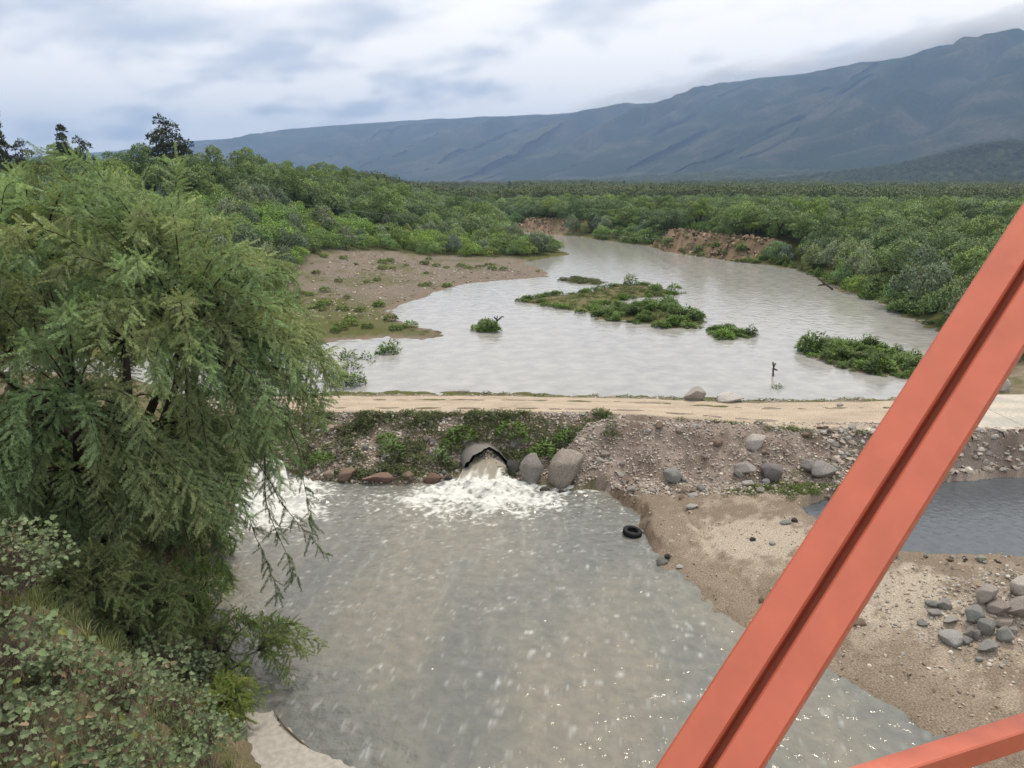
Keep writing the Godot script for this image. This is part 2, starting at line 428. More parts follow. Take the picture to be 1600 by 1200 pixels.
func ground_color(x: float, z: float, h: float, slope: float) -> Color:
	var sand := Color(0.42, 0.362, 0.295)
	var mud := Color(0.25, 0.2, 0.15)
	var gravel := Color(0.34, 0.295, 0.25)
	var soil := Color(0.17, 0.14, 0.1)
	var turf := Color(0.13, 0.145, 0.055)
	var floor_c := Color(0.075, 0.085, 0.035)
	var red := Color(0.3, 0.215, 0.155)
	var s := z - road_z(x)
	var a := nz.get_noise_2d(x * 1.3 + 5.0, z * 1.3)
	var b := nz.get_noise_2d(x * 5.0, z * 5.0 + 30.0)
	var f := nz.get_noise_2d(x * 0.35, z * 0.35 + 90.0)
	if s < 0.0:
		var d := river_at(x, z)
		var be := beach_at(x, z)
		var col := floor_c
		if z < -230.0:
			return mixc(Color(0.075, 0.098, 0.05), Color(0.105, 0.12, 0.062), 0.5 + f * 1.4)
		if x > 22.0 and z > -45.0: return mixc(mixc(gravel, mud, 0.5 + a), turf, 0.3 + a + b)
		var right := x > river_mid(z)
		if d < 0.0:
			return mud
		if right and z < -50.0:
			if cliff_at(z) > 0.3 and d < 6.5 and slope > 0.25:
				return mixc(mixc(red, Color(0.17, 0.13, 0.095), 0.35 + 0.4 * b + 0.4 * a), turf, 0.7 * smoothstep(0.15, 0.5, a + 0.3 * b))
			return mixc(turf, floor_c, smoothstep(1.0, 4.0, d) + a * 0.4)
		if be < 1.5:
			col = mixc(sand * 0.6, gravel * 0.68, 0.5 + a * 1.2 + b * 0.6)
			# grassy patches of the bar
			var g := smoothstep(-72.0, -62.0, z + 3.0 * a) + smoothstep(0.05, 0.3, f + a * 0.4) * 0.7
			col = mixc(col, turf, g * 0.85 * smoothstep(0.2, 1.2, d + 0.4 * b))
			if d < 0.7 + a: col = mixc(col, mud, 0.7)
			return mixc(col, floor_c, smoothstep(-0.5, 1.5, be + a))
		if absf(s) - road_half(x) < 1.3:
			return mixc(gravel, turf, 0.45 + a + 0.6 * b)
		for line in island_lines:
			if d < 3.0 and poly_distance(Vector2(x, z), line) < 0.6:
				return mixc(turf, Color(0.24, 0.2, 0.13), 0.4 + a + b)
		return mixc(turf, floor_c, smoothstep(1.0, 5.0, d))
	var d2 := pool_at(x, z)
	var k2 := pond_at(x, z)
	var over := s - road_half(x)
	if d2 < -0.4 or k2 < -0.3:
		return mixc(mud, Color(0.2, 0.17, 0.13), 0.5 + b)
	if x < -2.5 and (x < -8.5 or z > -26.0):
		return mixc(mixc(soil, Color(0.27, 0.22, 0.16), 0.5 + a), turf, 0.3 + 0.8 * f + b * 0.7)
	if over < 6.0 and x < 3.0 + 1.2 * a:
		return mixc(mixc(soil, gravel, 0.4 + b * 1.3), turf, 0.2 + a * 1.1 + b * 0.4)
	# spoil heap and shelf: pinkish grey gravel
	var q := Geometry2D.get_closest_point_to_segment(Vector2(x, z), Vector2(3.9, -30.7), Vector2(13.5, -30.2))
	var dm := Vector2(x, z).distance_to(q)
	if dm < 3.0 + 0.5 * a or (x > 13.0 and z < -27.0):
		var g2 := mixc(Color(0.38, 0.325, 0.285), Color(0.22, 0.18, 0.15), 0.45 + a * 0.9 + b * 0.9)
		if k2 < 1.6 and k2 > 0.2 and x < 14.5: g2 = mixc(g2, turf, 0.4 + b + a)
		return g2
	# sand flat: dry pale crust with wet brown hollows
	var g := nz.get_noise_2d(x * 16.0, z * 16.0)
	if d2 < 0.3 and z < -23.0: return mixc(mud, Color(0.13, 0.1, 0.075), 0.5 + b + g)
	var wet := smoothstep(0.12, -0.22, a * 0.8 + 0.5 * f + 0.5 * b + 0.3 * g)
	var streak := nz.get_noise_2d((x * 0.8 + z * 0.6) * 2.6, (x * -0.6 + z * 0.8) * 0.5)
	wet = maxf(wet, smoothstep(1.8 + a, 0.8 + a, d2) * 0.75)
	wet = maxf(wet, smoothstep(1.2 + a, 0.4 + a, k2) * 0.8)
	wet = maxf(wet, smoothstep(0.05, 0.3, streak + 0.3 * b) * 0.7)
	wet = maxf(wet, smoothstep(-0.01, -0.045, track_at(x, z)) * 0.9)
	wet = clampf(wet + 0.2 * g, 0.0, 1.0)
	var crust := maxf(exp(-(pow((x - 8.2) / 2.2, 2.0) + pow((z + 23.2) / 1.5, 2.0))), exp(-(pow((x - 11.2) / 1.7, 2.0) + pow((z + 19.6) / 2.2, 2.0))))
	crust = smoothstep(0.3, 0.65, crust + 0.5 * b + 0.15 * g)
	wet *= 1.0 - 0.85 * crust
	sand = mixc(sand, Color(0.52, 0.465, 0.39), crust)
	return mixc(sand, Color(0.265, 0.22, 0.17), wet)

func graded(from: float, fine0: float, fine1: float, to: float, step: float, grow: float) -> PackedFloat32Array:
	var lo := PackedFloat32Array()
	var p := fine0
	var st := step
	while p > from:
		st *= grow
		p -= st
		lo.append(p)
	lo.reverse()
	p = fine0
	while p < fine1:
		lo.append(p)
		p += step
	st = step
	while p < to:
		lo.append(p)
		st *= grow
		p += st
	return lo

func height_sheet(xs: PackedFloat32Array, zs: PackedFloat32Array, hf: Callable, cf: Callable) -> Shape:
	var s := Shape.new()
	var nx := xs.size()
	var nn := zs.size()
	var hs := PackedFloat32Array()
	hs.resize(nx * nn)
	for j in nn:
		for i in nx:
			hs[j * nx + i] = hf.call(xs[i], zs[j])
	for j in nn:
		for i in nx:
			var i0 := maxi(i - 1, 0)
			var i1 := mini(i + 1, nx - 1)
			var j0 := maxi(j - 1, 0)
			var j1 := mini(j + 1, nn - 1)
			var gx := (hs[j * nx + i1] - hs[j * nx + i0]) / (xs[i1] - xs[i0])
			var gz := (hs[j1 * nx + i] - hs[j0 * nx + i]) / (zs[j1] - zs[j0])
			var h := hs[j * nx + i]
			s.v.append(Vector3(xs[i], h, zs[j]))
			s.n.append(Vector3(-gx, 1.0, -gz).normalized())
			s.c.append(cf.call(xs[i], zs[j], h, sqrt(gx * gx + gz * gz)))
	for j in nn - 1:
		for i in nx - 1:
			var k := j * nx + i
			s.idx.append(k); s.idx.append(k + 1); s.idx.append(k + nx)
			s.idx.append(k + 1); s.idx.append(k + nx + 1); s.idx.append(k + nx)
	return s

func make_fields() -> void:
	road_line = PackedVector2Array([Vector2(-60, -36.2), Vector2(-15.08, -34.08), Vector2(-9.35, -34.08), Vector2(0.00, -34.08), Vector2(5.96, -33.66), Vector2(11.50, -32.36), Vector2(16.59, -32.17), Vector2(23.39, -32.95), Vector2(60, -34)])
	var extra := PackedVector2Array([Vector2(12.5, -8), Vector2(13, 8), Vector2(-3.8, 8), Vector2(-4.4, -9.5)])
	pool_line.append_array(extra)
	pool_line.append_array(PackedVector2Array([Vector2(-4.94, -12.64), Vector2(-5.82, -13.89), Vector2(-6.72, -15.09), Vector2(-7.38, -16.57), Vector2(-8.07, -17.96), Vector2(-9.08, -20.25), Vector2(-9.97, -22.22), Vector2(-10.17, -24.05), Vector2(-10.41, -26.17), Vector2(-11.02, -28.64)]))
	river_d = distance_field([river_line] + island_lines, RX0, RZ0, RS, RNX, RNZ)
	beach_d = distance_field([beach_line], RX0, RZ0, RS, RNX, RNZ)
	pool_d = distance_field([pool_line], LX0, LZ0, LS, LNX, LNZ)
	pond_d = distance_field([pond_line], LX0, LZ0, LS, LNX, LNZ)

func make_ground() -> void:
	var xs := graded(-7000.0, -13.0, 22.0, 7000.0, 0.17, 1.055)
	var zs := graded(-9000.0, -36.5, -9.0, 40.0, 0.17, 1.028)
	var g := put("ground", height_sheet(xs, zs, ground_h, ground_color).mesh(M.ground))
	tag(g, "", "", "", "structure")

func make_road() -> void:
	var s := Shape.new()
	var along := 340
	var across := 18
	for i in along + 1:
		var x := lerpf(-45.0, 18.9, float(i) / along)
		var zr := road_z(x)
		var hw := road_half(x) + 0.12 * nz.get_noise_2d(x * 1.5, 3.0) - 0.1
		for j in across + 1:
			var t := lerpf(-1.0, 1.0, float(j) / across)
			var z := zr + t * hw
			var rut := -0.035 * (exp(-pow((absf(t) - 0.48) / 0.14, 2.0)))
			var y := 1.93 + rut + 0.025 * nz.get_noise_2d(x * 2.0, z * 6.0) - 0.12 * smoothstep(0.86, 1.0, absf(t))
			s.v.append(Vector3(x, y, z))
			s.n.append(Vector3.UP)
			var c := mixc(Color(0.58, 0.5, 0.4), Color(0.44, 0.37, 0.295), 0.35 + 0.9 * nz.get_noise_2d(x * 0.7, z * 5.0) + 0.4 * nz.get_noise_2d(x * 4.0, z * 9.0))
			s.c.append(c)
	for i in along:
		for j in across:
			var k := i * (across + 1) + j
			for q in [k, k + across + 1, k + 1, k + 1, k + across + 1, k + across + 2]: s.idx.append(q)
	s.smooth_normals()
	tag(put("dirt_road", s.mesh(M.road)), "", "", "", "structure")

# ---------------------------------------------------------------- waters
func make_waters() -> void:
	var s := Shape.new()
	var xs := graded(-60.0, -14.0, 32.0, 75.0, 0.6, 1.06)
	var zs := graded(-235.0, -60.0, -34.4, -34.0, 0.5, 1.03)
	var col := Color(0.35, 0.342, 0.322)
	var ids := {}
	for j in zs.size() - 1:
		for i in xs.size() - 1:
			if river_at(xs[i], zs[j]) > 3.0 or zs[j + 1] > road_z(xs[i]) - 0.6: continue
			var q := []
			for o in [[0, 0], [1, 0], [0, 1], [1, 1]]:
				var key := (j + int(o[1])) * 4096 + i + int(o[0])
				if not ids.has(key):
					var x := xs[i + o[0]]
					var z := zs[j + o[1]]
					ids[key] = s.v.size()
					s.v.append(Vector3(x, UPPER + 0.012 * nz.get_noise_2d(x * 2.0, z * 3.0), z))
					s.n.append(Vector3.UP)
					s.c.append(mixc(col, Color(0.33, 0.325, 0.305), 0.5 + nz.get_noise_2d(x * 0.4, z * 0.6)))
				q.append(ids[key])
			for t in [q[0], q[1], q[2], q[1], q[3], q[2]]: s.idx.append(t)
	tag(put("river", s.mesh(M.river)), "", "", "", "structure")
	# lower pool with the two rapids
	s = Shape.new()
	var px := graded(-12.5, -12.0, 6.0, 14.5, 0.055, 1.03)
	var pz := graded(-32.0, -31.6, -24.5, 10.0, 0.055, 1.014)
	ids = {}
	for j in pz.size() - 1:
		for i in px.size() - 1:
			if pool_at(px[i], pz[j]) > 0.7: continue
			var q := []
			for o in [[0, 0], [1, 0], [0, 1], [1, 1]]:
				var key := (j + int(o[1])) * 4096 + i + int(o[0])
				if not ids.has(key):
					ids[key] = s.v.size()
					pool_vertex(s, px[i + o[0]], pz[j + o[1]])
				q.append(ids[key])
			for t in [q[0], q[1], q[2], q[1], q[3], q[2]]: s.idx.append(t)
	s.smooth_normals()
	var foam := Shape.new()
	foam.v = s.v
	foam.n = s.n
	foam.c = s.c
	var calm := PackedInt32Array()
	for t in range(0, s.idx.size(), 3):
		var w := s.c[s.idx[t]].b + s.c[s.idx[t + 1]].b + s.c[s.idx[t + 2]].b
		if w > 0.95:
			foam.idx.append(s.idx[t]); foam.idx.append(s.idx[t + 1]); foam.idx.append(s.idx[t + 2])
		else:
			calm.append(s.idx[t]); calm.append(s.idx[t + 1]); calm.append(s.idx[t + 2])
	s.idx = calm
	var pool := put("pool_water", s.mesh(M.pool))
	tag(pool, "", "", "", "structure")
	put("foam", foam.mesh(M.foam), pool).set_meta("kind", "stuff")
	# clear pond behind the sand flat
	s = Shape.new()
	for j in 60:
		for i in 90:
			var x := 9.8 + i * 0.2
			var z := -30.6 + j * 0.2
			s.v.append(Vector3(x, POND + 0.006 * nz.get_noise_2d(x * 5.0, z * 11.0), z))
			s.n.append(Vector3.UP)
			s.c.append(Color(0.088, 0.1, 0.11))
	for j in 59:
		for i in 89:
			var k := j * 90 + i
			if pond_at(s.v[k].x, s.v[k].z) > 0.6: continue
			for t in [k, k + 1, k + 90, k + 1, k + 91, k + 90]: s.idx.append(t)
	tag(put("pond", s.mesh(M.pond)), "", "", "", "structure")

# foam strength of the two outfalls, 0 to 1
func foam_at(x: float, z: float) -> float:
	var a := Vector2(-1.02, -29.68)
	var w := Vector2(x, z) - a
	var g := w.y - 0.1
	var reach := 1.0 + 1.2 * clampf(g, 0.0, 2.4)
	var main := 1.3 * exp(-pow(absf(w.x + 0.1 * g) / reach, 3.0)) * (1.0 - smoothstep(1.0, 5.2, g + 0.9 * nz.get_noise_2d(x * 1.4, z * 1.4))) * smoothstep(-0.7, -0.2, g)
	# thinner tongue that curls along the right shore
	var tail := 0.75 * exp(-(pow((w.x - 3.3) / 1.3, 2.0) + pow((g - 1.2) / 0.8, 2.0)))
	var b := Vector2(-9.47, -27.98)
	var u := Vector2(x, z) - b
	var left := 1.35 * exp(-(pow(absf(u.x - 0.25) / 1.9, 3.0) + pow(absf(u.y - 1.0) / 2.6, 3.0)))
	return clampf(maxf(maxf(main, tail), left), 0.0, 1.0)

func pool_vertex(s: Shape, x: float, z: float) -> void:
	var f := foam_at(x, z)
	var h := 0.012 * nz.get_noise_2d(x * 3.0, z * 4.0) + 0.006 * nz.get_noise_2d(x * 11.0, z * 14.0)
	var churn := rdg.get_noise_2d(x * 1.6, z * 2.4)
	h += f * (0.13 * churn + 0.14 * nz.get_noise_2d(x * 3.4, z * 4.6) + 0.045 * nz.get_noise_2d(x * 9.0, z * 11.0) + 0.06)
	# the hump where the culvert jet lands
	var hump := Vector2(x, z) - Vector2(-0.77, -28.11)
	h += 0.26 * exp(-(hump.x * hump.x * 0.9 + hump.y * hump.y * 1.6)) * (1.0 + 0.4 * nz.get_noise_2d(x * 5.0, z * 5.0))
	s.v.append(Vector3(x, h, z))
	s.n.append(Vector3.UP)
	var mud := mixc(Color(0.222, 0.205, 0.165), Color(0.165, 0.167, 0.15), 0.5 + 1.5 * nz.get_noise_2d(x * 0.5, z * 0.22))
	var web := rdg.get_noise_2d(x * 2.6 + 30.0, z * 3.6) * 0.6 + nz.get_noise_2d(x * 9.0, z * 12.0) * 0.75 + nz.get_noise_2d(x * 2.0, z * 2.6) * 0.5
	var white := smoothstep(0.36, 1.15, f * 0.95 + web * 0.75)
	# thin foam trails carried down the pool
	var trail := rdg.get_noise_2d(x * 1.5 + 0.5 * nz.get_noise_2d(x, z * 0.7), z * 0.22 + 12.0)
	white = maxf(white, 0.2 * smoothstep(0.45, 0.95, trail) * smoothstep(-13.0, -25.0, z) * (0.6 + nz.get_noise_2d(x * 7.0, z * 5.0)))
	# stray flecks that drift downstream
	var fl := nz.get_noise_2d(x * 14.0 + 7.0, z * 20.0)
	white = maxf(white, 0.8 * smoothstep(0.6, 0.7, fl + 0.1 * smoothstep(-24.0, -28.0, z) + 0.2 * f) * smoothstep(-22.0, -27.0, z))
	s.c.append(mixc(mud, Color(0.6, 0.61, 0.585), white))


# ---------------------------------------------------------------- air and sky
func make_sky() -> void:
	var cam := Camera3D.new()
	cam.name = "camera"
	cam.fov = 53.98
	cam.near = 0.1
	cam.far = 30000.0
	add_child(cam)
	cam.position = Vector3(0, 12, 0)
	cam.rotation_degrees = Vector3(-15, 0, 0)
	var w := 2048
	var hgt := 1024
	var data := PackedFloat32Array()
	data.resize(w * hgt * 3)
	var cl := FastNoiseLite.new()
	cl.seed = 41
	cl.noise_type = FastNoiseLite.TYPE_SIMPLEX_SMOOTH
	cl.frequency = 1.0
	cl.fractal_octaves = 4
	var st := FastNoiseLite.new()
	st.seed = 9
	st.noise_type = FastNoiseLite.TYPE_SIMPLEX_SMOOTH
	st.frequency = 1.0
	st.fractal_octaves = 3
	for j in hgt / 2:
		var el := (0.5 - (j + 0.5) / hgt) * PI
		var deg := rad_to_deg(el)
		for i in w:
			var az := wrapf((i + 0.5) / w * TAU, -PI, PI)      # Godot's panorama starts at -Z
			var dx := sin(az) * cos(el)
			var dz := -cos(az) * cos(el)
			var dy := sin(el)
			var k := 1.0 / (dy + 0.13)
			var wx := st.get_noise_3d(dx * k * 0.5 + 33.7, dz * k * 0.5 + 21.1, 31.0)
			var big := cl.get_noise_3d(dx * k * 0.6 + 0.5 * wx + 61.3, dz * k * 0.6 + 47.7, 3.0 + 0.4 * wx) + 0.3 * cl.get_noise_3d(dx * k * 2.1 + wx + 61.3, dz * k * 2.1 + 47.7, 13.0)
			# cloud sheets torn into streaks by the wind off the ridge
			var a := rad_to_deg(az)
			var su := a * 0.82 + deg * 1.5
			var sv := deg * 0.95 - a * 0.28
			var streak := st.get_noise_3d(su * 0.035 + 27.3, sv * 0.16 + 15.7, 1.7) * exp(-pow(deg / 16.0, 2.0))
			var fine := st.get_noise_3d(su * 0.11 + 27.3, sv * 0.42 + 15.7, 8.7) * exp(-pow(deg / 9.0, 2.0))
			var wisp := st.get_noise_3d(su * 0.3 + 77.3, sv * 1.0 + 35.7, 20.7) * exp(-pow((deg - 4.0) / 6.0, 2.0))
			# a darker, bluer bank of cloud high on the left of the valley
			var bank := exp(-(pow((a + 29.0) / 15.0, 2.0) + pow((deg - 9.5) / 4.6, 2.0)))
			var t := clampf(0.66 + 0.5 * exp(-pow(deg / 5.0, 2.0)) + 0.7 * big + 1.0 * streak + 0.75 * fine + 0.4 * wisp - 0.3 * bank * (1.0 + 2.0 * big), 0.0, 1.0)
			var grey := Color(0.5, 0.545, 0.62)
			var lit := Color(0.98, 0.945, 0.9)
			# an overcast dome: brighter overhead than at the horizon
			var c := grey.lerp(lit, smoothstep(0.1, 0.9, t)) * (0.8 + 0.26 * dy)
			var o := (j * w + i) * 3
			data[o] = c.r; data[o + 1] = c.g; data[o + 2] = c.b
	for o in range(w * hgt * 3 / 2, w * hgt * 3, 3):
		data[o] = 0.4; data[o + 1] = 0.4; data[o + 2] = 0.38
	var img := Image.create_from_data(w, hgt, false, Image.FORMAT_RGBF, data.to_byte_array())
	var pano := PanoramaSkyMaterial.new()
	pano.panorama = ImageTexture.create_from_image(img)
	var sky := Sky.new()
	sky.sky_material = pano
	var e := Environment.new()
	e.background_mode = Environment.BG_SKY
	e.sky = sky
	e.tonemap_mode = Environment.TONE_MAPPER_LINEAR
	e.tonemap_exposure = 1.7
	e.fog_enabled = true
	e.fog_density = 0.00015
	e.fog_light_color = Color(0.64, 0.77, 0.95)
	e.volumetric_fog_enabled = true
	e.volumetric_fog_density = 0.0
	e.sdfgi_enabled = true
	e.ssao_enabled = true
	e.ssil_enabled = true
	var we := WorldEnvironment.new()
	we.name = "world_environment"
	we.environment = e
	add_child(we)
	# a veiled sun, high, ahead and to the right
	var sun := DirectionalLight3D.new()
	sun.name = "sun"
	sun.light_energy = 0.5
	sun.light_angular_distance = 10.0
	sun.light_color = Color(1.0, 0.95, 0.87)
	sun.shadow_enabled = true
	add_child(sun)
	sun.look_at_from_position(Vector3.ZERO, -Vector3(0.22, 0.9, -0.36), Vector3.UP)

# ---------------------------------------------------------------- mountains
var crest := PackedVector3Array()
var crest_down := PackedVector3Array()
func make_mountains() -> void:
	# ridge: bearing from the river axis in degrees, distance, height above the plain
	var ridge := [[-41.8, 8400, 187], [-36.2, 8100, 214], [-31.0, 7800, 235], [-26.7, 7500, 271], [-22.0, 7200, 343], [-17.1, 6900, 390], [-14.5, 6600, 432], [-9.1, 6300, 473], [-4.6, 6050, 473], [0.0, 5800, 487], [4.6, 5600, 482], [9.1, 5400, 509], [12.6, 5250, 528], [15.5, 5100, 596], [19.2, 4950, 612], [23.1, 4800, 612], [27.1, 4650, 640], [29.5, 4550, 662], [32.0, 4450, 684], [37.9, 4300, 690], [45.3, 4150, 690]]
	var pts: Array = []
	for r in ridge:
		var az := deg_to_rad(r[0])
		pts.append(Vector3(sin(az) * r[1], r[2], -cos(az) * r[1]))
	var s := Shape.new()
	var na := 420
	var nc := 90
	for i in na + 1:
		var f := float(i) / na * (pts.size() - 1)
		var k := mini(int(f), pts.size() - 2)
		var p: Vector3 = (pts[k] as Vector3).cubic_interpolate(pts[k + 1], pts[maxi(k - 1, 0)], pts[mini(k + 2, pts.size() - 1)], f - k)
		var t: Vector3 = (pts[mini(k + 2, pts.size() - 1)] - pts[maxi(k - 1, 0)])
		t.y = 0.0
		t = t.normalized()
		var down := Vector3(-t.z, 0, t.x)      # towards the valley
		if down.dot(Vector3(p.x, 0, p.z)) > 0.0: down = -down
		var along := i * 26.0
		crest.append(p)
		crest_down.append(down)
		for j in nc + 1:
			var q := float(j) / nc
			var w := lerpf(-700.0, 2300.0, q)
			var u := w / 2300.0
			var pos := p + down * w
			pos.y = 0.0
			var warp := 260.0 * nz.get_noise_2d(pos.x * 0.004, pos.z * 0.004)
			var spur := 0.55 * rdg.get_noise_2d((along + warp) * 0.0021, u * 0.55 + 3.0) + 0.7 * nz.get_noise_2d((along + warp) * 0.006, u * 1.2)
			var spur2 := rdg.get_noise_2d((along + warp * 0.6) * 0.0045 + 50.0, u * 1.2)
			var fine := nz.get_noise_2d(pos.x * 0.02, pos.z * 0.02)
			var y := 0.0
			if u < 0.0:
				y = p.y * (1.0 + u * 0.9)
			else:
				y = p.y * (1.0 - smoothstep(0.0, 1.0, u) * 0.5 - 0.5 * u)
				var mid := 1.7 * smoothstep(0.0, 0.5, u) * (1.0 - u)
				y += mid * (0.26 * p.y * (spur - 0.15) + 0.05 * p.y * spur2) + 16.0 * fine * (1.0 - u) * mid
			y += 16.0 * nz.get_noise_2d(along * 0.004, 9.0) * exp(-u * u * 60.0)
			s.v.append(Vector3(pos.x, y - 6.0, pos.z))
			s.n.append(Vector3.UP)
			var bare := smoothstep(0.0, 0.6, nz.get_noise_2d(pos.x * 0.006 + 20.0, pos.z * 0.006) + 0.6 * fine + 0.5 * spur)
			s.c.append(mixc(Color(0.045, 0.06, 0.035), Color(0.14, 0.125, 0.09), bare * 0.75))
	for i in na:
		for j in nc:
			var k := i * (nc + 1) + j
			for q in [k, k + nc + 1, k + 1, k + 1, k + nc + 1, k + nc + 2]: s.idx.append(q)
	s.smooth_normals()
	tag(put("mountains", s.mesh(M.mountain)), "", "", "", "structure")

# ---------------------------------------------------------------- foliage
# a crown made of leaf clumps spread over the shells of several lobes
func crown(seed_: int, lobes: Array, count: int, size: float, base: Color, vary := 0.35, upright := 0.0) -> Shape:
	var r := RandomNumberGenerator.new()
	r.seed = seed_
	var s := Shape.new()
	var total := 0.0
	for l in lobes: total += l[1].x * l[1].z
	for l in lobes:
		var c: Vector3 = l[0]
		var rad: Vector3 = l[1]
		var tone := 1.0 + r.randf_range(-0.22, 0.22)
		var cnt := int(count * rad.x * rad.z / total)
		for i in cnt:
			var d := Vector3(r.randfn(), r.randfn() * 0.9 + 0.25, r.randfn()).normalized()
			if d.y < -0.35: d.y = -d.y
			var lump := 0.86 + 0.2 * nz.get_noise_3d(d.x * 2.5 + seed_ * 7.0, d.y * 2.5, d.z * 2.5) * 2.0
			var rr := lump * (0.72 + 0.34 * sqrt(r.randf()))
			var p := c + d * rad * rr
			var buried := false
			for m in lobes:
				if m != l and ((p - m[0]) / m[1]).length() < 0.66:
					buried = true
					break
			if buried: continue
			var out := (d / rad).normalized()
			var along := (Vector3(r.randfn(), r.randfn() * 0.6 + upright, r.randfn()) + out * 0.7).normalized()
			var nn := (out + Vector3(r.randfn(), r.randfn(), r.randfn()) * 0.35 + Vector3(0, 0.25, 0)).normalized()
			var across := along.cross(nn).normalized()
			if across.length() < 0.5: across = along.cross(Vector3.UP).normalized()
			var k := tone * (1.0 + r.randf_range(-vary, vary))
			var col := Color(base.r * k * r.randf_range(0.85, 1.2), base.g * k, base.b * k * r.randf_range(0.8, 1.15))
			var ln := size * r.randf_range(0.6, 1.35)
			s.leaf(p, along, across, ln, ln * r.randf_range(0.4, 0.7), nn, col)
	return s

func stem_shape(seed_: int, hgt: float, rad: float, limbs: int, reach: float) -> Shape:
	var r := RandomNumberGenerator.new()
	r.seed = seed_
	var s := Shape.new()
	var wcol := Color(1, 1, 1)
	var top := Vector3(r.randf_range(-0.2, 0.2), hgt * 0.5, r.randf_range(-0.2, 0.2))
	s.tube(PackedVector3Array([Vector3(0, -0.5, 0), Vector3(0.03, hgt * 0.2, 0), top]), PackedFloat32Array([rad * 1.3, rad, rad * 0.7]), 6, wcol)
	for i in limbs:
		var an := TAU * (i + r.randf() * 0.6) / limbs
		var e := top + Vector3(cos(an) * reach, hgt * r.randf_range(0.2, 0.4), sin(an) * reach)
		s.tube(PackedVector3Array([top - Vector3(0, hgt * 0.12, 0), top.lerp(e, 0.5) + Vector3(0, 0.15, 0), e]), PackedFloat32Array([rad * 0.6, rad * 0.4, rad * 0.15]), 5, wcol)
	return s

# the kinds of tree and shrub in the thickets: [crown mesh, stem mesh, height]
var kinds: Array = []
func make_kinds() -> void:
	var g1 := Color(0.160, 0.234, 0.091)
	var g2 := Color(0.136, 0.201, 0.095)
	var g3 := Color(0.184, 0.234, 0.154)
	var g4 := Color(0.167, 0.275, 0.100)
	for v in 3:   # 0-2 rounded thorn trees of several lobes
		var lobes := [[Vector3(0, 3.1, 0), Vector3(1.9, 1.5, 1.9)]]
		for q in 5:
			var an := TAU * q / 5.0 + v
			lobes.append([Vector3(cos(an) * 1.5, 2.3 + 0.5 * sin(q * 2.3 + v), sin(an) * 1.5), Vector3(1.25, 1.05, 1.25)])
		kinds.append([crown(100 + v, lobes, 5200, 0.2, g2).mesh(M.leaf), stem_shape(200 + v, 3.2, 0.13, 4, 1.1).mesh(M.bark), 4.6])
	for v in 3:   # 3-5 low broad shrubs down to the ground
		var lobes := [[Vector3(0, 1.3, 0), Vector3(1.5, 1.25, 1.5)]]
		for q in 4:
			var an := TAU * q / 4.0 + v * 0.7
			lobes.append([Vector3(cos(an) * 1.2, 0.9 + 0.3 * sin(q * 1.7 + v), sin(an) * 1.2), Vector3(1.1, 0.95, 1.1)])
		kinds.append([crown(120 + v, lobes, 4200, 0.15, g4 if v < 2 else g1, 0.4).mesh(M.leaf), stem_shape(220 + v, 1.4, 0.07, 3, 0.6).mesh(M.bark), 2.6])
	for v in 2:   # 6-7 grey-green willows with upright leaves
		var lobes := [[Vector3(0, 2.0, 0), Vector3(1.2, 1.7, 1.2)], [Vector3(0.9, 1.3, 0.3), Vector3(0.9, 1.2, 0.9)], [Vector3(-0.8, 1.4, 0.5), Vector3(0.9, 1.3, 0.9)], [Vector3(0.1, 1.2, -0.9), Vector3(0.95, 1.1, 0.95)]]
		kinds.append([crown(140 + v, lobes, 4000, 0.18, g3, 0.35, 1.1).mesh(M.leaf), stem_shape(240 + v, 2.0, 0.08, 4, 0.6).mesh(M.bark), 3.5])
	for v in 2:   # 8-9 tall loose trees
		var lobes := []
		for q in 8:
			var an := q * 2.4 + v
			lobes.append([Vector3(cos(an) * 1.3, 2.6 + q * 0.42, sin(an) * 1.3), Vector3(1.15, 0.85, 1.15)])
		kinds.append([crown(160 + v, lobes, 5000, 0.2, g1).mesh(M.leaf), stem_shape(260 + v, 5.0, 0.16, 5, 1.0).mesh(M.bark), 6.4])
	# 10 dark pine, 11 cypress
	var pl := []
	for q in 9:
		var an := q * 2.4
		pl.append([Vector3(cos(an) * (1.5 - q * 0.13), 2.6 + q * 0.62, sin(an) * (1.5 - q * 0.13)), Vector3(1.5 - q * 0.1, 0.75, 1.5 - q * 0.1)])
	kinds.append([crown(180, pl, 3600, 0.26, Color(0.04, 0.055, 0.032), 0.4).mesh(M.leaf), stem_shape(280, 7.0, 0.2, 5, 0.9).mesh(M.bark), 8.4])
	var cy := []
	for q in 8:
		cy.append([Vector3(0.08 * sin(q * 2.0), 1.0 + q * 0.95, 0.08 * cos(q)), Vector3(1.0, 1.0, 1.0) * (1.0 - 0.085 * absf(q - 2.0))])
	kinds.append([crown(181, cy, 3200, 0.26, Color(0.045, 0.06, 0.04), 0.35, 1.5).mesh(M.leaf), stem_shape(281, 8.0, 0.14, 2, 0.3).mesh(M.bark), 8.4])

var protos := {}
func plant_tree(kind: int, at: Vector3, size: float, turn: float, tint: int, called: String, label: String, category: String, group := "") -> Node3D:
	if not protos.has(kind):
		var p := Node3D.new()
		var a := MeshInstance3D.new()
		a.name = "trunk"
		a.mesh = kinds[kind][1]
		p.add_child(a)
		var b := MeshInstance3D.new()
		b.name = "crown"
		b.mesh = kinds[kind][0]
		p.add_child(b)
		protos[kind] = p
	var o: Node3D = protos[kind].duplicate()
	o.name = numbered(called)
	add_child(o)
	o.position = at
	o.rotation.y = turn
	o.scale = Vector3(size, size * rng.randf_range(0.9, 1.12), size)
	if tint > 0:
		(o.get_node("crown") as MeshInstance3D).material_override = M.leaf_tints[tint]
	tag(o, label, category, group)
	return o

